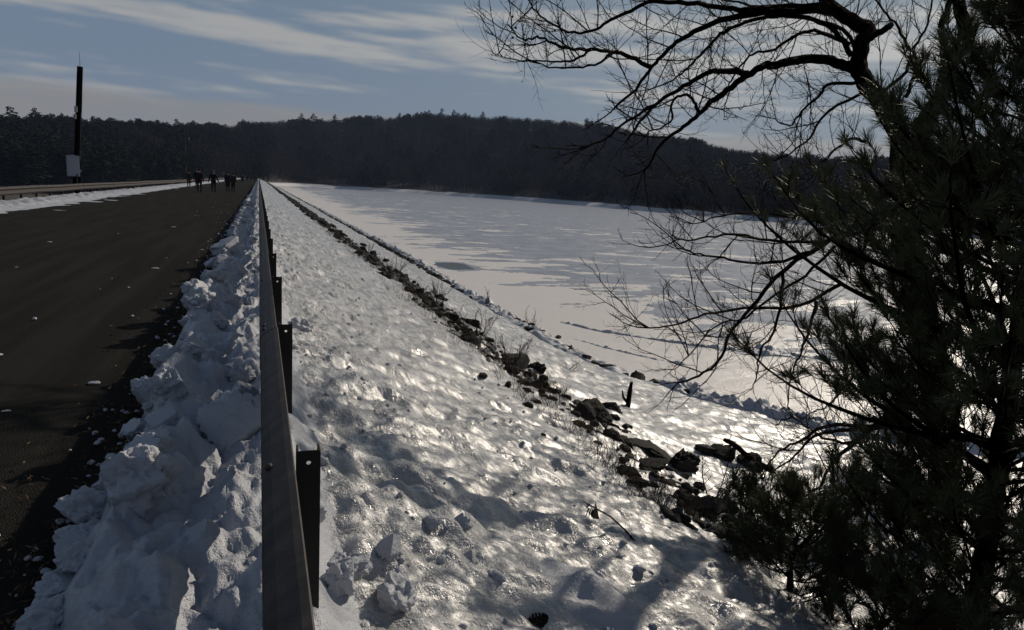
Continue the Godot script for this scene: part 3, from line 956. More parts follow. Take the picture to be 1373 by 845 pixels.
# ---------------------------------------------------------------- people
# bones: [a, b, radius a, radius b, colour]; their smooth union is meshed as surface nets
func nets(s: Shape, bones: Array, cell: float, blend: float) -> void:
	var lo := Vector3.INF
	var hi := -Vector3.INF
	for b: Array in bones:
		var r := maxf(b[2], b[3]) + cell * 2.5 + blend
		lo = lo.min((b[0] as Vector3) - Vector3.ONE * r).min((b[1] as Vector3) - Vector3.ONE * r)
		hi = hi.max((b[0] as Vector3) + Vector3.ONE * r).max((b[1] as Vector3) + Vector3.ONE * r)
	var nx := int((hi.x - lo.x) / cell) + 2
	var ny := int((hi.y - lo.y) / cell) + 2
	var nz := int((hi.z - lo.z) / cell) + 2
	var f := PackedFloat32Array()
	f.resize(nx * ny * nz)
	f.fill(0.5)
	var near := PackedFloat32Array()
	near.resize(nx * ny * nz)
	near.fill(9.0)
	var who := PackedInt32Array()
	who.resize(nx * ny * nz)
	for bi in bones.size():
		var b: Array = bones[bi]
		var a: Vector3 = b[0]
		var d: Vector3 = (b[1] as Vector3) - a
		var l := maxf(d.length_squared(), 1e-8)
		var ra: float = b[2]
		var rb: float = b[3]
		var m := maxf(ra, rb) + blend + cell * 2.0
		var from := (a.min(b[1]) - Vector3.ONE * m - lo) / cell
		var to := (a.max(b[1]) + Vector3.ONE * m - lo) / cell
		for k in range(maxi(0, int(from.z)), mini(nz, int(to.z) + 2)):
			for j in range(maxi(0, int(from.y)), mini(ny, int(to.y) + 2)):
				for i in range(maxi(0, int(from.x)), mini(nx, int(to.x) + 2)):
					var q := lo + Vector3(i, j, k) * cell - a
					var t := clampf(q.dot(d) / l, 0.0, 1.0)
					var dist := (q - d * t).length() - lerpf(ra, rb, t)
					var at := (k * ny + j) * nx + i
					if dist < near[at]:
						near[at] = dist
						who[at] = bi
					var h := maxf(blend - absf(f[at] - dist), 0.0) / blend
					f[at] = minf(f[at], dist) - h * h * blend * 0.25
	var ids := PackedInt32Array()
	ids.resize(nx * ny * nz)
	ids.fill(-1)
	var corner := [0, 1, nx, nx + 1, nx * ny, nx * ny + 1, nx * ny + nx, nx * ny + nx + 1]
	for k in nz - 1:
		for j in ny - 1:
			for i in nx - 1:
				var at := (k * ny + j) * nx + i
				var neg := 0
				for c: int in corner:
					if f[at + c] < 0.0:
						neg += 1
				if neg == 0 or neg == 8:
					continue
				var sum := Vector3.ZERO
				var count := 0
				for e: Array in [[0, 1], [2, 3], [4, 5], [6, 7], [0, 2], [1, 3], [4, 6], [5, 7], [0, 4], [1, 5], [2, 6], [3, 7]]:
					var u: float = f[at + corner[e[0]]]
					var w: float = f[at + corner[e[1]]]
					if (u < 0.0) != (w < 0.0):
						var t := u / (u - w)
						var p0 := Vector3(e[0] & 1, (e[0] >> 1) & 1, e[0] >> 2)
						var p1 := Vector3(e[1] & 1, (e[1] >> 1) & 1, e[1] >> 2)
						sum += p0.lerp(p1, t)
						count += 1
				var g := Vector3(f[at + 1] - f[at], f[at + nx] - f[at], f[at + nx * ny] - f[at]).normalized()
				ids[at] = s.point(lo + (Vector3(i, j, k) + sum / count) * cell, g, bones[who[at]][4])
	for k in range(1, nz - 1):
		for j in range(1, ny - 1):
			for i in range(1, nx - 1):
				var at := (k * ny + j) * nx + i
				var inside := f[at] < 0.0
				for ax in 3:
					var step: int = [1, nx, nx * ny][ax]
					if inside == (f[at + step] < 0.0):
						continue
					var u: int = [nx, nx * ny, 1][ax]
					var w: int = [nx * ny, 1, nx][ax]
					var q := [ids[at], ids[at - u], ids[at - u - w], ids[at - w]]
					if inside:
						s.ix.append_array([q[0], q[2], q[1], q[0], q[3], q[2]])
					else:
						s.ix.append_array([q[0], q[1], q[2], q[0], q[2], q[3]])


func person(label: String, at: Vector3, turn: float, tall: float, stride: float, arms: float, coat: Color, trousers: Color, hem: float, hat: Color, fine: bool) -> void:
	var t := thing("person", label, "person", at, turn, "people walking on the dam road")
	t.scale = Vector3.ONE * (tall / 1.76)
	var s := Shape.new()
	s.colored = true
	var skin := Color(0.3, 0.19, 0.14)
	var shoe := Color(0.02, 0.02, 0.02)
	var B := []
	for sd: float in [-1.0, 1.0]:
		var st := stride * sd
		var hip := Vector3(0.095 * sd, 0.93, 0)
		var knee := Vector3(0.1 * sd, 0.5, -0.13 * st - 0.04)
		var ankle := Vector3(0.1 * sd, 0.09 + 0.05 * maxf(-st, 0.0), -0.26 * st + 0.03)
		B.append([hip, knee, 0.098, 0.066, trousers])
		B.append([knee, ankle, 0.068, 0.05, trousers])
		B.append([ankle + Vector3(0, -0.045, 0.03), ankle + Vector3(0.01 * sd, -0.05, -0.17), 0.045, 0.038, shoe])
		var shoulder := Vector3(0.19 * sd, 1.41, 0.01)
		var elbow := Vector3((0.22 + 0.08 * arms) * sd, 1.13, 0.03 + 0.1 * st)
		var wrist := Vector3((0.22 + 0.17 * arms) * sd, 0.9, -0.05 + 0.16 * st)
		B.append([shoulder, elbow, 0.078, 0.06, coat])
		B.append([elbow, wrist, 0.061, 0.047, coat])
	B.append([Vector3(-0.13, 1.4, 0), Vector3(0.13, 1.4, 0), 0.1, 0.1, coat])
	B.append([Vector3(0, 1.35, -0.01), Vector3(0, 1.05, 0), 0.155, 0.145, coat])
	B.append([Vector3(-0.06, 1.28, 0), Vector3(-0.06, 0.98, 0), 0.12, 0.125, coat])
	B.append([Vector3(0.06, 1.28, 0), Vector3(0.06, 0.98, 0), 0.12, 0.125, coat])
	B.append([Vector3(-0.07, 0.97, 0), Vector3(-0.08, hem, 0), 0.12, 0.115, coat])
	B.append([Vector3(0.07, 0.97, 0), Vector3(0.08, hem, 0), 0.12, 0.115, coat])
	B.append([Vector3(0, 1.44, 0), Vector3(0, 1.56, -0.01), 0.07, 0.056, skin])
	nets(s, B, 0.024 if fine else 0.035, 0.04)
	# head with face, ears and hair or hat
	var H := []
	var c := Vector3(0, 1.655, -0.015)
	H.append([c + Vector3(0, -0.035, -0.02), c + Vector3(0, 0.03, 0.0), 0.072, 0.088, skin])
	H.append([c + Vector3(0, -0.075, -0.055), c + Vector3(0, -0.05, -0.05), 0.04, 0.055, skin])
	H.append([c + Vector3(0, 0.015, -0.085), c + Vector3(0, -0.025, -0.105), 0.012, 0.018, skin])
	H.append([c + Vector3(-0.02, -0.055, -0.094), c + Vector3(0.02, -0.055, -0.094), 0.008, 0.008, Color(0.2, 0.08, 0.07)])
	for sd: float in [-1.0, 1.0]:
		H.append([c + Vector3(0.032 * sd, 0.005, -0.083), c + Vector3(0.034 * sd, 0.005, -0.083), 0.011, 0.011, Color(0.03, 0.02, 0.02)])
		H.append([c + Vector3(0.084 * sd, 0.015, 0.01), c + Vector3(0.088 * sd, -0.02, 0.0), 0.018, 0.013, skin])
	H.append([c + Vector3(0, 0.045, 0.02), c + Vector3(0, 0.02, 0.03), 0.092, 0.085, hat])
	H.append([c + Vector3(0, 0.05, -0.02), c + Vector3(0, 0.06, 0.01), 0.082, 0.088, hat])
	H.append([c + Vector3(0, -0.12, 0.01), c + Vector3(0, -0.06, 0.0), 0.058, 0.06, skin])
	nets(s, H, 0.011 if fine else 0.02, 0.016)
	# hands: palm, four fingers, thumb
	for sd: float in [-1.0, 1.0]:
		var w := Vector3((0.22 + 0.17 * arms) * sd, 0.9, -0.05 + 0.16 * stride * sd)
		var N := [[w + Vector3(0, 0.02, 0), w + Vector3(0.005 * sd, -0.06, -0.012), 0.026, 0.03, skin], [w + Vector3(0, -0.055, 0.02), w + Vector3(0, -0.06, -0.035), 0.018, 0.018, skin]]
		for k in 4:
			var f := w + Vector3(0, -0.075, 0.024 - 0.02 * k)
			var l: float = [0.05, 0.066, 0.07, 0.06][k]
			N.append([f, f + Vector3(-0.004 * sd, -l * 0.55, -0.006), 0.0095, 0.009, skin])
			N.append([f + Vector3(-0.004 * sd, -l * 0.55, -0.006), f + Vector3(-0.014 * sd, -l, -0.012), 0.009, 0.0075, skin])
		N.append([w + Vector3(-0.004 * sd, -0.03, -0.026), w + Vector3(-0.012 * sd, -0.07, -0.058), 0.012, 0.009, skin])
		if fine:
			nets(s, N, 0.009, 0.008)
		else:
			nets(s, N.slice(0, 2), 0.018, 0.01)
	part("body", s.mesh(), M.painted, t)


func make_people() -> void:
	var black := Color(0.018, 0.018, 0.02)
	var navy := Color(0.014, 0.016, 0.026)
	var grey := Color(0.03, 0.03, 0.032)
	var brown := Color(0.03, 0.024, 0.018)
	person("person in dark jacket walking alone beside the far guardrail", Vector3(-6.7, 0, -78.1), 0.1, 1.68, 0.5, 0.2, grey, black, 0.86, brown, true)
	person("person half hidden behind the front walker of the pair", Vector3(-5.85, 0, -77.0), 0.0, 1.86, -0.7, 0.3, black, black, 0.84, Color(0.12, 0.08, 0.06), true)
	person("front walker in a bulky dark coat, nearest of the people", Vector3(-4.42, 0, -60.4), 0.05, 1.84, 0.55, 0.45, black, navy, 0.82, black, true)
	person("walker in dark jacket holding both arms away from the body", Vector3(-3.48, 0, -62.0), -0.05, 1.78, 0.4, 0.95, navy, black, 0.86, Color(0.1, 0.09, 0.09), true)
	person("person in a long dark coat walking close on a companion's left", Vector3(-2.62, 0, -67.6), 0.0, 1.76, 0.5, 0.05, black, black, 0.62, black, true)
	person("person in a long dark coat on the right of the walking couple", Vector3(-2.2, 0, -68.4), 0.0, 1.7, -0.5, 0.25, brown, black, 0.64, brown, true)
	person("small far walker beside the white verge beyond the couple", Vector3(-4.1, 0, -190), 0.0, 1.75, 0.5, 0.4, black, black, 0.8, black, false)
	person("small far walker directly right of the couple", Vector3(-3.3, 0, -165), 0.0, 1.7, -0.5, 0.3, grey, black, 0.8, black, false)
	for k in 4:
		person("tiny distant person near the far end of the road", Vector3(-2.9 + 0.75 * k, 0, -205.0 - 14.0 * (k % 3)), 0.1 * k, 1.7 + 0.03 * k, 0.5 if k % 2 else -0.4, 0.3, [black, navy, grey, brown][k], black, 0.8, black, false)


# ---------------------------------------------------------------- trees
func smooth_line(q: Array) -> PackedVector3Array:
	var p: Array[Vector3] = []
	for e: Array in q:
		p.append(Vector3(e[0], e[1], e[2]))
	var out := PackedVector3Array()
	for i in p.size() - 1:
		var a := p[maxi(i - 1, 0)]
		var b := p[i]
		var c := p[i + 1]
		var d := p[mini(i + 2, p.size() - 1)]
		var steps := 4
		for k in steps:
			out.push_back(b.cubic_interpolate(c, a, d, k / float(steps)))
	out.push_back(p[-1])
	return out


func dart(r: RandomNumberGenerator) -> Vector3:
	return Vector3(r.randfn(), r.randfn(), r.randfn()).normalized()


# one thin crooked shoot with side shoots
func shoot(s: Shape, at: Vector3, dir: Vector3, length: float, thick: float, deep: int, r: RandomNumberGenerator, lift := 0.12) -> void:
	var m := 6 if deep > 0 else 4
	var p := PackedVector3Array([at])
	var w := PackedFloat32Array([thick])
	var d := dir.normalized()
	for k in m:
		d = (d + dart(r) * 0.2 + Vector3.UP * lift * 0.6).normalized()
		at += d * length / m
		p.push_back(at)
		w.push_back(lerpf(thick, thick * 0.35, (k + 1.0) / m))
		if deep > 0 and r.randf() < 0.85:
			var side := (d + dart(r) * 0.9).normalized()
			shoot(s, at, side, length * r.randf_range(0.25, 0.6) * (1.0 - 0.6 * k / m), thick * 0.55, deep - 1, r, lift)
	s.tube(p, w, 4 if thick > 0.006 else 3)


func bare_tree() -> void:
	var r := RandomNumberGenerator.new()
	r.seed = 5
	var foot := Vector3(8.75, ground_y(8.75, -6.2) - 0.1, -6.2)
	var t := thing("bare_tree", "tall leafless tree with arching twiggy limbs rising behind the pine", "tree", foot)
	var base := smooth_line([[0.1, 0, 0.05], [0.05, 0.5, 0.02], [-0.1, 1.6, -0.05], [-0.45, 3.0, -0.3], [7.81 - foot.x, 1.5 - foot.y, -6.71 - foot.z]])
	var s := Shape.new()
	var w := PackedFloat32Array()
	for k in base.size():
		w.push_back(lerpf(0.22, 0.17, k / (base.size() - 1.0)))
	s.tube(base, w, 14, Color.WHITE, 0.05)
	part("trunk", s.mesh(), M.bark, t)
	for q: Array in LIMBS:
		var p := smooth_line(q[3])
		for k in p.size():
			p[k] += (dart(r) * 0.014 if k > 0 and k < p.size() - 1 else Vector3.ZERO) - foot
		w = PackedFloat32Array()
		for k in p.size():
			w.push_back(lerpf(q[1], q[2], pow(k / (p.size() - 1.0), 0.8)))
		s = Shape.new()
		s.tube(p, w, 10 if q[1] > 0.03 else 7, Color.WHITE, 0.06)
		var limb := part(q[0], s.mesh(), M.bark, t)
		var big: bool = q[0] == "trunk"
		s = Shape.new()
		var gap := 0.0
		for k in range(1, p.size()):
			gap -= p[k].distance_to(p[k - 1])
			var along := (p[k] - p[k - 1]).normalized()
			while gap < 0.0:
				gap += r.randf_range(0.05, 0.15) * (2.2 if big else 1.0)
				var side := (along * 0.55 + Vector3.UP * r.randf_range(-0.25, 0.9) + dart(r) * 0.75).normalized()
				var l := r.randf_range(0.2, 0.6) * (1.0 if r.randf() < 0.7 else 1.8)
				shoot(s, p[k - 1].lerp(p[k], r.randf()), side, l, clampf(l * 0.012, 0.0036, 0.009), 2 if l > 0.42 else 1, r)
		if not big:
			for e in 3:
				shoot(s, p[-1], p[-1] - p[-2] + dart(r) * 0.06, r.randf_range(0.3, 0.6), q[2] * 0.75, 1, r, 0.05)
		part("twigs", s.mesh(), M.twig, limb)
	var ball := lump(1, 9, 0.1, 0.1, 0, false)
	for q: Array in [[2.68, 3.25, -7.67], [2.65, 3.46, -7.63], [2.7, 3.35, -7.64], [2.81, 3.3, -7.67], [3.18, 3.39, -7.66]]:
		var o := part("seed_ball", ball, M.twig, t)
		o.transform = Transform3D(Basis.from_scale(Vector3.ONE * 0.014), Vector3(q[0], q[1], q[2]) - foot)


func tuft_mesh(key: int) -> ArrayMesh:
	var r := RandomNumberGenerator.new()
	r.seed = key
	var s := Shape.new()
	s.colored = true
	for k in 58:
		var a := r.randf() * TAU
		var spread := r.randf_range(0.12, 0.95)
		var d := Vector3(cos(a) * sin(spread), cos(spread), sin(a) * sin(spread))
		var from := Vector3(0, -0.055 * r.randf(), 0)
		var l := r.randf_range(0.07, 0.115)
		var side := d.cross(dart(r)).normalized() * 0.00135
		var droop := Vector3(0, -0.012 * r.randf(), 0)
		var col := Color(0.045, 0.055, 0.026).lerp(Color(0.09, 0.095, 0.045), r.randf())
		s.quad(from - side, from + side, from + d * l * 0.6 + side * 0.9, from + d * l * 0.6 - side * 0.9, col)
		s.tri(from + d * l * 0.6 - side * 0.9, from + d * l * 0.6 + side * 0.9, from + d * l + droop, col)
	return s.mesh()


# a pine's bough: parent part with twigs, needles as its sub-part
func bough(t: Node3D, tufts: Array, start: Vector3, dir: Vector3, length: float, thick: float, r: RandomNumberGenerator, rise: float) -> void:
	var s := Shape.new()
	var m := 10
	var p := PackedVector3Array([start])
	var w := PackedFloat32Array([thick])
	var d := dir.normalized()
	var at := start
	for k in m:
		d = (d + dart(r) * 0.07 + Vector3.UP * rise / m * (0.4 + 1.4 * k / m)).normalized()
		at += d * length / m
		p.push_back(at)
		w.push_back(lerpf(thick, 0.004, (k + 1.0) / m))
	s.tube(p, w, 6)
	var xs := []
	var flip := 1.0
	for k in range(2, m + 1):
		for h in (2 if r.randf() < 0.45 else 1):
			flip = -flip
			var along := (p[k] - p[k - 1]).normalized()
			var side := along.cross(Vector3.UP).normalized() * flip
			var dd := (along * r.randf_range(0.6, 1.1) + side * r.randf_range(0.35, 1.0) + Vector3.UP * r.randf_range(0.0, 0.5)).normalized()
			var l := (0.12 + 0.42 * (1.0 - k / float(m)) * minf(length, 1.6)) * r.randf_range(0.65, 1.2)
			var q := p[k - 1].lerp(p[k], r.randf())
			twig(s, xs, q, dd, l, r, 1)
	twig(s, xs, p[m], p[m] - p[m - 1], 0.14, r, 0)
	var b := part("bough", s.mesh(), M.pine_bark, t)
	scatter("needles", tufts[r.randi() % tufts.size()], M.needle, xs, b).set_meta("kind", "stuff")


func twig(s: Shape, xs: Array, at: Vector3, dir: Vector3, l: float, r: RandomNumberGenerator, deep: int) -> void:
	var m := maxi(2, int(l / 0.07))
	var p := PackedVector3Array([at])
	var w := PackedFloat32Array([0.0045])
	var d := dir.normalized()
	for k in m:
		d = (d + dart(r) * 0.13 + Vector3.UP * 0.09).normalized()
		at += d * l / m
		p.push_back(at)
		w.push_back(lerpf(0.0045, 0.0022, (k + 1.0) / m))
		if k == m - 1 or (k > m * 0.4 and r.randf() < 0.55):
			var y := (d + dart(r) * 0.12).normalized()
			var x := y.cross(dart(r)).normalized()
			var g := r.randf_range(0.9, 1.4)
			xs.append(Transform3D(Basis(x, y, x.cross(y)) * Basis.from_scale(Vector3.ONE * g), at))
		if deep > 0 and k > 0 and r.randf() < 0.55:
			twig(s, xs, at, d + dart(r) * 0.75, l * r.randf_range(0.35, 0.6), r, deep - 1)
	s.tube(p, w, 3)


func pine(called: String, label: String, foot: Vector3, lean: Vector3, tall: float, first: float, gap: float, per: int, reach: Array, thick: float, rise: float, key: int) -> void:
	var r := RandomNumberGenerator.new()
	r.seed = key
	var t := thing(called, label, "pine tree" if tall > 2.5 else "pine sapling", foot)
	var s := Shape.new()
	var p := PackedVector3Array()
	var w := PackedFloat32Array()
	for k in 15:
		var u := k / 14.0
		p.push_back(Vector3(lean.x * u, -0.15 + tall * u, lean.z * u) + Vector3(0.03 * sin(u * 9.0), 0, 0.03 * cos(u * 7.0)))
		w.push_back(lerpf(thick, 0.012, u))
	s.tube(p, w, 10, Color.WHITE, 0.05)
	part("trunk", s.mesh(), M.pine_bark, t)
	var tufts := []
	for k in 4:
		tufts.append(tuft_mesh(key * 10 + k))
	var y := first
	while y < tall * 0.97:
		var turn := r.randf() * TAU
		for k in (per + 2 if tall > 2.5 and y > 1.0 and y < 3.1 else per):
			var a := turn + 2.4 * k + r.randf_range(-0.3, 0.3)
			var u := y / tall
			var l := 0.3
			for e in reach.size() - 1:
				if y >= reach[e][0] and y <= reach[e + 1][0]:
					l = lerpf(reach[e][1], reach[e + 1][1], (y - reach[e][0]) / (reach[e + 1][0] - reach[e][0]))
			l *= r.randf_range(0.65, 1.15)
			var at := p[mini(int(u * 14.0), 13)].lerp(p[mini(int(u * 14.0) + 1, 14)], u * 14.0 - floorf(u * 14.0)) + Vector3(0, r.randf_range(-0.06, 0.06), 0)
			bough(t, tufts, at, Vector3(cos(a), r.randf_range(0.05, 0.45), sin(a)), l, clampf(l * 0.013, 0.008, 0.03), r, rise)
		y += gap * r.randf_range(0.8, 1.2)


# distant trees, one metre tall, scaled where they stand
func far_conifer(key: int) -> Array:
	var r := RandomNumberGenerator.new()
	r.seed = key
	var s := Shape.new()
	s.colored = true
	for k in 56:
		var u := k / 55.0
		var y := lerpf(0.2, 0.98, u)
		var l := (0.2 * sqrt(maxf(0.0, 1.0 - pow((u - 0.25) / 0.78, 2.0))) + 0.015) * r.randf_range(0.35, 1.3)
		var a := k * 2.4 + r.randf()
		var d := Vector3(cos(a), -0.12 + 0.4 * u, sin(a))
		var side := Vector3(-sin(a), 0, cos(a)) * l * 0.42
		var col := Color(0.013, 0.018, 0.012) * r.randf_range(0.7, 1.4)
		s.tri(Vector3(0, y + 0.02, 0), Vector3(0, y, 0) + d * l + side, Vector3(0, y - 0.03, 0) + d * l - side, col)
		s.tri(Vector3(0, y + 0.05, 0), Vector3(0, y + 0.02, 0) + d * l * 0.7 - side, Vector3(0, y - 0.05, 0) + d * l * 0.9 + side * 0.4, col)
	var b := Shape.new()
	b.colored = true
	b.tube(PackedVector3Array([Vector3(0, -0.1, 0), Vector3(0, 0.95, 0)]), PackedFloat32Array([0.016, 0.003]), 5, Color(0.03, 0.025, 0.02))
	return [s, b]


func far_bare(key: int) -> Array:
	var r := RandomNumberGenerator.new()
	r.seed = key
	var s := Shape.new()
	s.colored = true
	for k in 110:
		var y := r.randf_range(0.3, 0.95)
		var wide := 0.3 * sqrt(maxf(0.0, 1.0 - pow((y - 0.62) / 0.4, 2.0)))
		var a := r.randf() * TAU
		var q := Vector3(cos(a), 0, sin(a)) * wide * sqrt(r.randf()) + Vector3(0, y, 0)
		var d := (q - Vector3(0, 0.25, 0)).normalized() * r.randf_range(0.08, 0.16) + dart(r) * 0.04
		var side := d.cross(dart(r)).normalized() * 0.009
		var col := Color(0.034, 0.031, 0.03) * r.randf_range(0.6, 1.3)
		s.tri(q - d * 0.5 - side, q - d * 0.5 + side, q + d * 0.5, col)
	var b := Shape.new()
	b.colored = true
	b.tube(PackedVector3Array([Vector3(0, -0.1, 0), Vector3(0, 0.5, 0), Vector3(0.02, 0.85, 0)]), PackedFloat32Array([0.014, 0.009, 0.003]), 5, Color(0.05, 0.042, 0.036))
	return [s, b]


func make_forest() -> void:
	var r := RandomNumberGenerator.new()
	r.seed = 61
	var kinds := []
	for k in 4:
		kinds.append(far_conifer(800 + k))
	for k in 4:
		kinds.append(far_bare(820 + k))
	var joined := []
	var spots := []
	var tints := []
	for q: Array in kinds:
		var s := Shape.new()
		s.colored = true
		s.add(q[0], Transform3D.IDENTITY)
		s.add(q[1], Transform3D.IDENTITY)
		joined.append(s.mesh())
		spots.append([])
		tints.append(PackedColorArray())
	var stand := fnl(91, 0.08, 2)
	for k in 15000:
		var a := r.randf_range(-19.0, 60.0) if k < 13000 else (r.randf_range(-75.0, -19.0) if k % 2 else r.randf_range(60.0, 130.0))
		var g := ridge_at(a)
		var t := 0.035 + 1.05 * pow(r.randf(), 0.85)
		var d := lerpf(g.x, g.y, t)
		var left := sst(2.0, -4.0, a)
		var fir := stand.get_noise_2d(a * 4.0, d * 0.1) + 0.5 * left - 0.12 > r.randf_range(-0.1, 0.45)
		var n := (r.randi() % 4) + (0 if fir else 4)
		var h := r.randf_range(9.0, 14.5) * (1.1 if fir else 1.0)
		var wide := h * r.randf_range(0.85, 1.25)
		spots[n].append(Transform3D(Basis(Vector3.UP, r.randf() * TAU) * Basis.from_scale(Vector3(wide, h, wide)), polar(a, d, hill_y(a, d))))
		tints[n].push_back(Color.WHITE * r.randf_range(0.7, 1.25))
	var tops := MultiMesh.new()
	for n in kinds.size():
		var o := scatter("forest", joined[n], M.forest, spots[n], self, tints[n])
		tag(o, "dark evergreen wood covering the far hillside and valley" if n < 4 else "leafless grey brown wood covering the far hillside", "forest", "", "stuff")
	# pines that stand clear of the skyline
	var where := [[-15.5, "first pointed pine above the treeline at the picture's left edge"], [-14.2, "second pointed pine from the left edge on the skyline"], [-12.7, "bushy pine on the skyline just left of the utility pole"], [-11.9, "pine top on the skyline almost touching the utility pole"], [-9.6, "broad pine top on the skyline right of the utility pole"], [-7.4, "low pine on the skyline above the lone walker"], [-5.6, "rounded pine on the skyline above the lamp post"], [-3.4, "pine on the skyline above the couple of walkers"], [3.1, "lone tall pine on the rising skyline, left of two"], [4.0, "lone tall pine on the rising skyline, right of two"], [5.6, "small pine on the skyline right of the lone tall two"], [10.6, "pine on the ridge left of the hill's summit clump"], [12.9, "left pine of the clump on the hill's summit"], [13.9, "tallest pine of the clump on the hill's summit"], [14.9, "right pine of the clump on the hill's summit"], [17.2, "small pine on the skyline right of the summit"], [25.6, "bushy pine on the falling ridge behind bare branches"], [26.5, "wide pine on the falling ridge behind bare branches"], [33.0, "small pine on the low right skyline"]]
	for k in where.size():
		var a: float = where[k][0]
		var g := ridge_at(a)
		var d := g.y * 0.985
		var t := thing("pine_tree", where[k][1], "pine tree", polar(a, d, hill_y(a, d) - 0.3), r.randf() * TAU, "pines standing above the skyline")
		var h: float = 17.0 + r.randf_range(-1.5, 2.5) + (2.0 if k in [0, 1, 8, 9, 13] else 0.0)
		t.scale = Vector3(h * 0.9, h, h * 0.9)
		part("trunk", (kinds[k % 4][1] as Shape).mesh(), M.forest, t)
		part("crown", (kinds[k % 4][0] as Shape).mesh(), M.forest, t)


# ---------------------------------------------------------------- rocks, shrubs, small things
func make_rocks() -> void:
	var kinds := []
	for k in 7:
		kinds.append(lump(4, 600 + k, 0.4, 0.24, 8, false))
	rng.seed = 31
	var named := [[4.32, -11.2, 0.32, "big dark rock under the shrubs, halfway along the stone band"], [4.05, -9.5, 0.26, "dark rock with a flat top beside the stone band's gap"], [4.3, -8.15, 0.3, "pair-leading dark rock jutting from the snow slope"], [4.69, -7.2, 0.28, "jagged dark rock on the lower slope, left of two"], [5.02, -7.0, 0.24, "jagged dark rock on the lower slope, right of two"], [5.69, -10.1, 0.22, "small dark rock lying nearer the lake than the band"], [4.02, -5.2, 0.24, "dark rock at the top of the pine boughs"]]
	for q: Array in named:
		rock(kinds, q[0], q[1], q[2], q[3], "")
	var z := -4.6
	while z > -60.0:
		z -= rng.randf_range(0.1, 0.42) * (1.0 + 0.018 * -z)
		var wide := 0.4 if z < -9.0 else 0.45
		var x := band_x(z) + rng.randfn() * wide
		if z > -10.0 and rng.randf() < 0.2:
			continue
		rock(kinds, x, z, rng.randf_range(0.07, 0.2) * (1.25 if z < -9.0 else 1.0), "dark angular rock poking through snow along the stone band", "rocks of the stone band")
	# small stones farther off read as one dark line
	var xs := []
	for k in 1500:
		var d := 50.0 * pow(400.0 / 50.0, rng.randf())
		var x := band_x(-d) + rng.randfn() * 0.32
		var size := rng.randf_range(0.1, 0.3)
		xs.append(Transform3D(Basis.from_euler(Vector3(rng.randf() * 6.0, rng.randf() * 6.0, 0)) * Basis.from_scale(Vector3(size, size * 0.7, size)), Vector3(x, face_y(x, -d), -d)))
	tag(scatter("rubble", lump(1, 640, 0.3, 0.2, 5, true), M.rock, xs, self), "line of dark rubble running along the far part of the dam face", "rubble", "", "stuff")
	# bigger ones at the waterline
	var edge := 14.5
	while edge < 62.0:
		edge += rng.randf_range(0.15, 0.55) * (1.0 + 0.02 * edge)
		var off := lerpf(10.0, 9.25, sst(16.0, 20.0, edge)) if edge < 24.0 else lerpf(9.25, 10.1, sst(24.0, 50.0, edge))
		if edge < 16.4:
			off += (16.4 - edge) * 0.5
		rock(kinds, off + rng.randfn() * 0.14 - 0.1, -edge, rng.randf_range(0.12, 0.3), "dark stone lying along the frozen waterline", "stones along the waterline")
	# stones at the waterline
	xs = []
	for k in 900:
		var d := 22.0 * pow(400.0 / 22.0, rng.randf())
		var x := 9.5 + rng.randfn() * 0.22
		var size := rng.randf_range(0.08, 0.26)
		xs.append(Transform3D(Basis.from_euler(Vector3(rng.randf() * 6.0, rng.randf() * 6.0, 0)) * Basis.from_scale(Vector3(size, size * 0.7, size)), Vector3(x, maxf(face_y(x, -d), LAKE), -d)))
	tag(scatter("rubble", lump(1, 641, 0.3, 0.2, 5, true), M.rock, xs, self), "line of small stones along the frozen waterline", "rubble", "", "stuff")
	# small stones among them
	xs = []
	for k in 1300:
		var far := -4.6 - 50.0 * pow(rng.randf(), 1.5)
		var x := band_x(far) + rng.randfn() * (0.3 if far < -9.0 else 0.42)
		var size := rng.randf_range(0.02, 0.085)
		xs.append(Transform3D(Basis.from_euler(Vector3(rng.randf() * 6.0, rng.randf() * 6.0, 0)) * Basis.from_scale(Vector3(size * 1.3, size * 0.7, size)), Vector3(x, ground_y(x, far), far)))
	tag(scatter("rubble", lump(1, 642, 0.3, 0.2, 5, true), M.rock, xs, self), "small dark stones strewn between the rocks of the near band", "rubble", "", "stuff")
	# the heap by the beach
	for q: Array in [[7.0, -8.65, 0.28, "dark root-like rock under the leaning log by the beach"], [7.35, -8.4, 0.24, "dark rock right of the leaning log by the beach"], [8.9, -8.0, 0.22, "dark rock among the low bare branches near the beach"], [6.75, -8.75, 0.2, "small dark rock left of the leaning log"]]:
		rock(kinds, q[0], q[1], q[2], q[3], "")


func rock(kinds: Array, x: float, z: float, size: float, label: String, group: String) -> void:
	var o := part("rock", kinds[rng.randi() % kinds.size()], M.rock, self)
	o.transform = Transform3D(Basis.from_euler(Vector3(rng.randf_range(-0.5, 0.5), rng.randf() * TAU, rng.randf_range(-0.3, 0.3) - 0.3)) * Basis.from_scale(Vector3(size * rng.randf_range(0.8, 1.2), size * rng.randf_range(0.45, 0.8), size * rng.randf_range(0.8, 1.3))), Vector3(x, ground_y(x, z) + size * 0.02, z))
	tag(o, label, "rock", group)


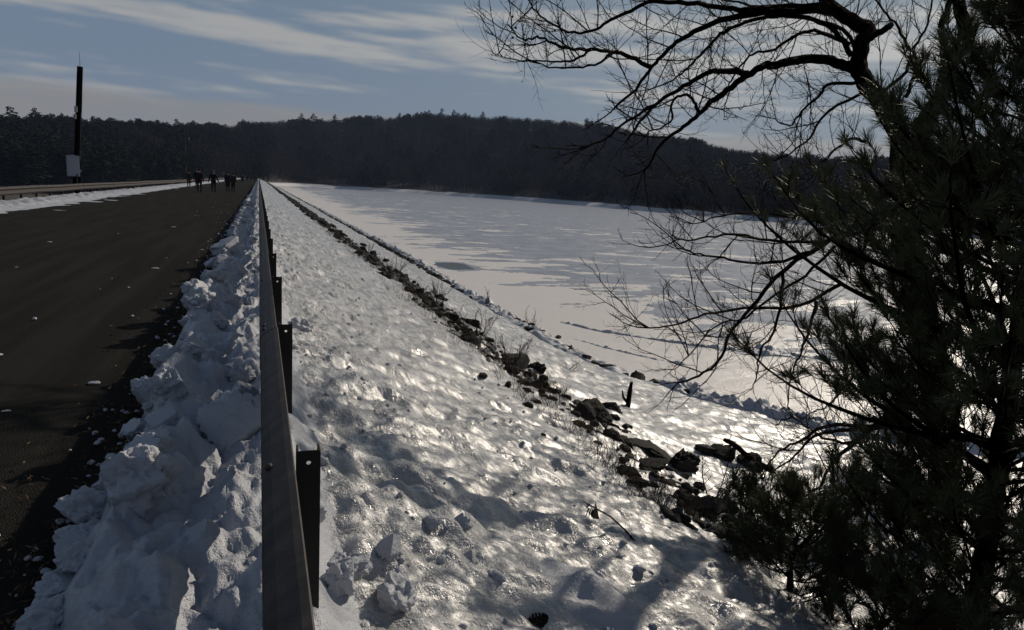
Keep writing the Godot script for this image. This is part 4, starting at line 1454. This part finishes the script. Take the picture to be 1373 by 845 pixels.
func shrub(label: String, x: float, z: float, tall: float, stems: int, key: int) -> void:
	var r := RandomNumberGenerator.new()
	r.seed = key
	var y := ground_y(x, z)
	var t := thing("bare_shrub", label, "shrub", Vector3(x, y, z))
	for k in stems:
		var s := Shape.new()
		var a := r.randf() * TAU
		var q := Vector3(cos(a), 0, sin(a)) * r.randf_range(0.0, 0.22) * tall
		q.y = face_y(x + q.x, z) - face_y(x, z) - 0.04
		shoot(s, q, Vector3(cos(a) * 0.7, r.randf_range(0.6, 1.3), sin(a) * 0.7), tall * r.randf_range(0.6, 1.1), tall * 0.011 + 0.002, 2, r)
		part("stem", s.mesh(), M.twig, t)


func make_small() -> void:
	rng.seed = 91
	var places := [[4.45, -14.0, 0.75, "densest leafless shrub growing on the stone band"], [4.76, -12.4, 0.6, "leafless shrub just below the densest one"], [4.4, -17.0, 0.6, "bare shrub on the stone band beyond the densest one"], [5.3, -20.9, 0.7, "thin bare shrub between stone band and waterline"], [4.5, -24.0, 0.7, "small bare shrub on the far half of the stone band"], [9.3, -22.6, 0.9, "sparse twigs standing at the frozen waterline"], [9.1, -27.5, 0.9, "two-stemmed sapling standing at the far waterline"], [4.4, -30.0, 0.7, "farthest bare shrub on the stone band"], [6.6, -13.8, 0.5, "low forked twig lying on the lower slope"], [4.7, -5.9, 0.7, "tall thin sapling beside the pine sapling"], [4.35, -4.9, 0.8, "bushy leafless shrub growing out of the pine sapling"], [3.55, -5.3, 0.35, "small dry weed standing on the open slope"], [5.9, -5.6, 0.9, "leafless bush between pine sapling and beach"]]
	for k in places.size():
		var q: Array = places[k]
		shrub(q[3], q[0], q[1], q[2], 3 if q[2] < 0.6 or k in [5, 6] else 8, 500 + k)
	for k in 14:
		var z := -9.4 - 1.7 * k
		shrub("low dark tangle of twigs growing among the band's stones", band_x(z) + rng.randf_range(-0.25, 0.25), z, rng.randf_range(0.3, 0.5), 7, 540 + k)
		get_child(-1).set_meta("group", "low twig tangles on the stone band")
	# dry weeds along the stones
	var blade := Shape.new()
	for k in 5:
		var a := k * 1.3
		var d := Vector3(cos(a) * 0.16, 0.3, sin(a) * 0.16)
		blade.tri(Vector3(cos(a), 0, sin(a)) * 0.02 + Vector3(0.003, 0, 0), Vector3(cos(a), 0, sin(a)) * 0.02 - Vector3(0.003, 0, 0.002), d * (0.7 + 0.12 * k))
	var xs := []
	for k in 1500:
		var z := -4.8 - 40.0 * pow(rng.randf(), 1.7)
		var x := band_x(z) - 0.35 + rng.randfn() * 0.4
		if z > -9.0:
			x = band_x(z) - 0.75 + rng.randfn() * 0.25
			if rng.randf() < 0.35:
				continue
		xs.append(Transform3D(Basis.from_euler(Vector3(rng.randfn() * 0.3, rng.randf() * TAU, rng.randfn() * 0.3)) * Basis.from_scale(Vector3.ONE * rng.randf_range(0.4, 1.15)), Vector3(x, ground_y(x, z) - 0.02, z)))
	tag(scatter("dry_grass", blade.mesh(), M.straw, xs, self), "thin dry grass sticking out of the snow along the stones", "grass", "", "stuff")
	# dead leaves and grass at the asphalt's edge
	var fleck := Shape.new()
	fleck.tri(Vector3(-0.02, 0, 0), Vector3(0.022, 0.006, 0.001), Vector3(0, 0.003, 0.004))
	fleck.tri(Vector3(-0.02, 0, 0), Vector3(0, -0.002, -0.004), Vector3(0.022, 0.006, 0.001))
	var cols := PackedColorArray()
	xs = []
	for k in 7000:
		var z := -1.6 - 15.0 * pow(rng.randf(), 1.6)
		var x := bank_edge(z) + 0.05 - absf(rng.randfn()) * 0.13 - (rng.randf() * 0.5 if rng.randf() < 0.12 else 0.0)
		xs.append(Transform3D(Basis.from_euler(Vector3(rng.randfn() * 0.5, rng.randf() * TAU, rng.randfn() * 0.5)) * Basis.from_scale(Vector3.ONE * rng.randf_range(0.3, 1.2)), Vector3(x, 0.004 + rng.randf() * 0.022, z)))
		cols.push_back(Color(0.045, 0.03, 0.02).lerp(Color(0.24, 0.16, 0.09), pow(rng.randf(), 2.5)))
	tag(scatter("leaf_litter", fleck.mesh(), M.painted, xs, self, cols), "dark dead leaves and grass along the asphalt edge", "leaf litter", "", "stuff")
	# crumbs of snow on the road
	xs = []
	for k in 450:
		var z := -2.0 - 45.0 * pow(rng.randf(), 1.4)
		var x := bank_edge(z) - absf(rng.randfn()) * 0.14
		if rng.randf() < 0.05:
			x -= rng.randf() * 1.5
		var size := rng.randf_range(0.004, 0.018) * (1.0 if rng.randf() < 0.9 else 1.8)
		xs.append(Transform3D(Basis(Vector3.UP, rng.randf() * TAU) * Basis.from_scale(Vector3(size * 1.3, size * 0.7, size)), Vector3(x, size * 0.4, z)))
	for k in 16:
		var z := -4.5 - 30.0 * pow(rng.randf(), 1.3)
		var size := rng.randf_range(0.014, 0.045)
		xs.append(Transform3D(Basis(Vector3.UP, rng.randfn() * 0.3) * Basis.from_scale(Vector3(size * rng.randf_range(0.9, 1.8), size * 0.3, size)), Vector3(-1.0 - 3.2 * pow(rng.randf(), 1.6), 0.0, z)))
	tag(scatter("snow_crumbs", lump(1, 700, 0.4, 0.3, 2, false), M.snow, xs, self), "crumbs of snow scattered on the asphalt beside the bank", "snow", "", "stuff")
	# lumps on the open slope
	var blocks := []
	for k in 4:
		blocks.append(lump(4, 720 + k, 0.5, 0.1, 3, false))
	for q: Array in [[0.42, -7.5, 0.12, "round snow lump on the slope behind the second guardrail post"], [0.5, -2.46, 0.075, "upright oval snow chunk on the slope near the post"], [0.52, -2.72, 0.06, "smaller upright snow chunk behind the oval one"], [0.34, -2.6, 0.075, "snow lump against the guardrail post's foot"], [0.28, -2.45, 0.07, "cupped snow lump nearest the guardrail beam"], [0.99, -3.2, 0.05, "knobbly snow lump alone in the middle of the near slope"], [0.94, -2.9, 0.045, "small snow ball below the knobbly lump"], [1.61, -2.64, 0.05, "hollow snow crust lump at the picture's bottom edge"], [0.2, -2.9, 0.06, "snow lump behind the nearest guardrail post"], [8.1, -6.9, 0.5, "rounded snow mound on the beach under bare branches"], [7.4, -6.3, 0.4, "second snow mound nearer the pine sapling"], [9.4, -7.4, 0.45, "snow mound at the foot of the bare tree"]]:
		block(blocks, q[0], q[1], q[2], q[3], "")
	xs = []
	for k in 420:
		var z := -2.0 - 16.0 * pow(rng.randf(), 1.5)
		var x := 0.25 + 3.6 * pow(rng.randf(), 1.8)
		var size := rng.randf_range(0.006, 0.02) * (1.0 if rng.randf() < 0.92 else 2.0)
		xs.append(Transform3D(Basis.from_euler(Vector3(rng.randf(), rng.randf() * TAU, rng.randf())) * Basis.from_scale(Vector3(size * 1.3, size * 0.8, size)), Vector3(x, ground_y(x, z) + size * 0.2, z)))
	tag(scatter("snow_crumbs", lump(2, 701, 0.45, 0.3, 2, false), M.snow, xs, self), "small lumps of snow scattered over the open dam slope", "snow", "", "stuff")
	# little peaked mound
	var p := PackedVector3Array()
	for j in 25:
		for i in 25:
			var x := (i - 12) * 0.03
			var z := (j - 12) * 0.03
			var d := Vector2(x, z).length()
			var h := 0.15 * pow(maxf(0.0, 1.0 - d / 0.34), 1.5) * (1.0 + 0.25 * fnl(95, 6.0).get_noise_2d(x, z))
			p.push_back(Vector3(1.66 + x, ground_y(1.66 + x, -2.98 + z) + h - 0.008, -2.98 + z))
	tag(part("snow_mound", sheet(p, 25, 25), M.snow, self), "small pointed snow mound on the near slope", "snow mound")
	# sprig with a withered leaf
	var r := RandomNumberGenerator.new()
	r.seed = 8
	var foot := Vector3(2.52, ground_y(2.52, -3.88) - 0.02, -3.88)
	var t := thing("sprig", "bent brown sprig with one withered leaf standing on the open slope", "sprig", foot)
	var s := Shape.new()
	var tip := Vector3(2.06, -0.46, -3.75) - foot
	s.tube(PackedVector3Array([Vector3.ZERO, tip * 0.3 + Vector3(0, 0.03, 0), tip * 0.65 + Vector3(0, 0.035, 0), tip, tip + Vector3(-0.08, 0.05, 0)]), PackedFloat32Array([0.008, 0.007, 0.006, 0.005, 0.003]), 5)
	for k in 3:
		shoot(s, tip * (0.12 + 0.08 * k), Vector3(-0.3, 1.0, 0) + dart(r) * 0.3, 0.13, 0.0025, 0, r)
	part("stem", s.mesh(), M.twig, t)
	s = Shape.new()
	for k in 5:
		var q := tip + Vector3(-0.02 + 0.011 * k, 0.004, 0)
		s.quad(q, q + Vector3(0.022 - 0.01 * k, 0.03, 0.02) * 1.5, q + Vector3(-0.03, 0.006 - 0.01 * k, 0.03) * 1.7, q + Vector3(-0.025 + 0.008 * k, -0.055, 0.006 * k) * 1.4)
	part("leaf", s.mesh(), M.twig, t)
	# fallen cone
	foot = Vector3(1.18, ground_y(1.18, -2.58) + 0.025, -2.58)
	t = thing("pine_cone", "dark fallen pine cone at the bottom of the snow slope", "pine cone", foot, 0.3)
	t.scale = Vector3.ONE * 1.25
	s = Shape.new()
	s.tube(PackedVector3Array([Vector3(-0.042, 0, 0), Vector3(-0.02, 0, 0), Vector3(0.02, 0.004, 0), Vector3(0.045, 0.004, 0)]), PackedFloat32Array([0.006, 0.014, 0.012, 0.003]), 8)
	part("core", s.mesh(), M.wood, t)
	s = Shape.new()
	for k in 60:
		var u := k / 59.0
		var a := k * 2.4
		var w := 0.013 + 0.014 * sin(PI * pow(u, 0.8))
		var c := Vector3(lerpf(-0.04, 0.042, u), 0, 0)
		var d := Vector3(0.25, cos(a), sin(a)).normalized()
		var e := Vector3(0, -sin(a), cos(a)) * 0.008
		s.quad(c + d * 0.006 - e * 0.5, c + d * 0.006 + e * 0.5, c + d * w + e, c + d * w - e)
		s.tri(c + d * w - e, c + d * w + e, c + d * (w + 0.004) + Vector3(-0.004, 0, 0))
	part("scales", s.mesh(), M.wood, t)
	# broken stake and leaning log
	t = thing("stake", "short broken wooden stake standing on the lower slope", "stake", Vector3(6.68, ground_y(6.68, -11.14) - 0.05, -11.14))
	s = Shape.new()
	s.tube(PackedVector3Array([Vector3.ZERO, Vector3(0.01, 0.3, 0), Vector3(0.03, 0.52, 0)]), PackedFloat32Array([0.05, 0.045, 0.03]), 7, Color.WHITE, 0.15)
	part("shaft", s.mesh(), M.wood, t)
	s = Shape.new()
	s.tube(PackedVector3Array([Vector3(0, 0.08, 0), Vector3(-0.12, 0.22, 0), Vector3(-0.16, 0.36, 0)]), PackedFloat32Array([0.03, 0.025, 0.012]), 6)
	part("side_stub", s.mesh(), M.wood, t)
	t = thing("log", "bare log leaning over the dark rocks by the beach", "log", Vector3(7.5, ground_y(7.5, -8.3), -8.3))
	s = Shape.new()
	s.tube(smooth_line([[0.2, 0.0, 0.1], [-0.1, 0.14, -0.05], [-0.4, 0.38, -0.2], [-0.55, 0.45, -0.28]]), PackedFloat32Array([0.05, 0.05, 0.05, 0.048, 0.048, 0.047, 0.045, 0.044, 0.043, 0.042, 0.04, 0.035, 0.03]), 8, Color.WHITE, 0.1)
	part("trunk", s.mesh(), M.wood, t)


func _ready() -> void:
	# camera
	var cam := Camera3D.new()
	cam.name = "camera"
	cam.transform = Transform3D(Basis(Vector3(0.93845391, 0.0600906, 0.34013729), Vector3(0.004632, 0.98247267, -0.18634915), Vector3(-0.34537342, 0.1764556, 0.92172698)), EYE)
	cam.fov = 49.33
	cam.near = 0.05
	cam.far = 5000.0
	add_child(cam)
	cam.current = true
	# sky
	var env := Environment.new()
	env.background_mode = Environment.BG_SKY
	env.sky = Sky.new()
	env.sky.sky_material = make_sky()
	env.tonemap_mode = Environment.TONE_MAPPER_LINEAR
	env.tonemap_exposure = EXPOSURE
	env.fog_enabled = true
	env.fog_density = 0.00012
	env.fog_light_color = Color(0.72, 0.8, 0.95)
	env.sdfgi_enabled = true
	env.ssao_enabled = true
	env.ssil_enabled = true
	var we := WorldEnvironment.new()
	we.name = "environment"
	we.environment = env
	add_child(we)
	# sun: high on the right, behind the scene
	var sun := DirectionalLight3D.new()
	sun.name = "sun"
	sun.light_color = Color(1.0, 0.95, 0.88)
	sun.light_energy = 1.6
	sun.light_angular_distance = 0.53
	sun.shadow_enabled = true
	add_child(sun)
	var to_sun := Vector3(sin(deg_to_rad(SUN_AZ)) * cos(deg_to_rad(SUN_EL)), sin(deg_to_rad(SUN_EL)), -cos(deg_to_rad(SUN_AZ)) * cos(deg_to_rad(SUN_EL)))
	sun.look_at_from_position(to_sun * 50.0, Vector3.ZERO)
	rng.seed = 1
	make_materials()
	make_structure()
	make_lake_snow()
	make_forest()
	make_bank()
	ice_ridge("long lumpy ridge of broken ice along the dam's waterline", [[9.9, -150], [9.9, -100], [10.0, -70], [10.2, -49.7], [9.7, -35], [9.3, -25], [9.2, -20.5], [10.0, -16.4]], 0.5, 0.5, 901, 0.2, 0.6)
	ice_ridge("thick snowy ridge curving out across the near ice", [[10.0, -16.4], [11.0, -14.6], [12.4, -12.3], [13.8, -11.3], [15.3, -10.4], [19.0, -8.8]], 0.45, 0.5, 903, 0.08, 0.95)
	ice_ridge("short snowy ridge beside the start of the curving one", [[10.6, -16.6], [11.5, -16.0], [12.3, -15.4]], 0.3, 0.3, 905, 0.08, 0.9)
	ice_ridge("thin broken pressure ridge running across the middle ice", [[11.4, -25.6], [12.4, -23.4], [13.8, -21.9], [15.6, -20.3], [17.4, -19.2], [20.8, -17.2], [28.0, -14.0]], 0.13, 0.2, 907, 0.2, 0.55)
	ice_ridge("low dark mound of ice on the middle pressure ridge", [[15.9, -19.9], [16.8, -19.5], [18.2, -18.9]], 0.5, 0.4, 909, 0.1, 0.9)
	ice_ridge("thin crack ridge between shore and middle pressure ridge", [[10.6, -22.5], [11.3, -20.6], [12.2, -18.9], [13.4, -17.6]], 0.1, 0.13, 911, 0.2, 0.5)
	guardrail("rust brown corrugated guardrail beside the ploughed snow bank", 0.003, 0.725, false, 0.0, -300.0, -0.3)
	guardrail("sunlit rusty guardrail along the far edge of the road", -8.6, 0.62, true, -10.0, -340.0, -0.3)
	make_pole()
	bare_tree()
	pine("white_pine", "large dark pine filling the picture's right side", Vector3(4.5, face_y(4.5, -2.85) - 0.1, -2.85), Vector3(0.15, 0, -0.1), 6.6, 0.25, 0.25, 6, [[0.0, 0.9], [1.2, 1.2], [2.0, 1.85], [2.7, 1.95], [3.3, 1.35], [3.9, 0.9], [4.6, 0.75], [6.6, 0.4]], 0.075, 0.75, 3)
	pine("pine_sapling", "low bushy pine sapling on the slope below the large pine", Vector3(3.85, face_y(3.85, -3.85), -3.85), Vector3(0.1, 0, 0.1), 0.75, 0.06, 0.16, 4, [[0.0, 0.78], [0.8, 0.35]], 0.03, 1.2, 4)
	pine("pine_sapling", "small pine sapling at the bottom edge beneath the pine boughs", Vector3(4.0, face_y(4.0, -3.1), -3.1), Vector3(0.0, 0, 0.1), 0.6, 0.06, 0.18, 4, [[0.0, 0.75], [0.7, 0.3]], 0.025, 1.2, 6)
	make_rocks()
	make_small()
	make_people()
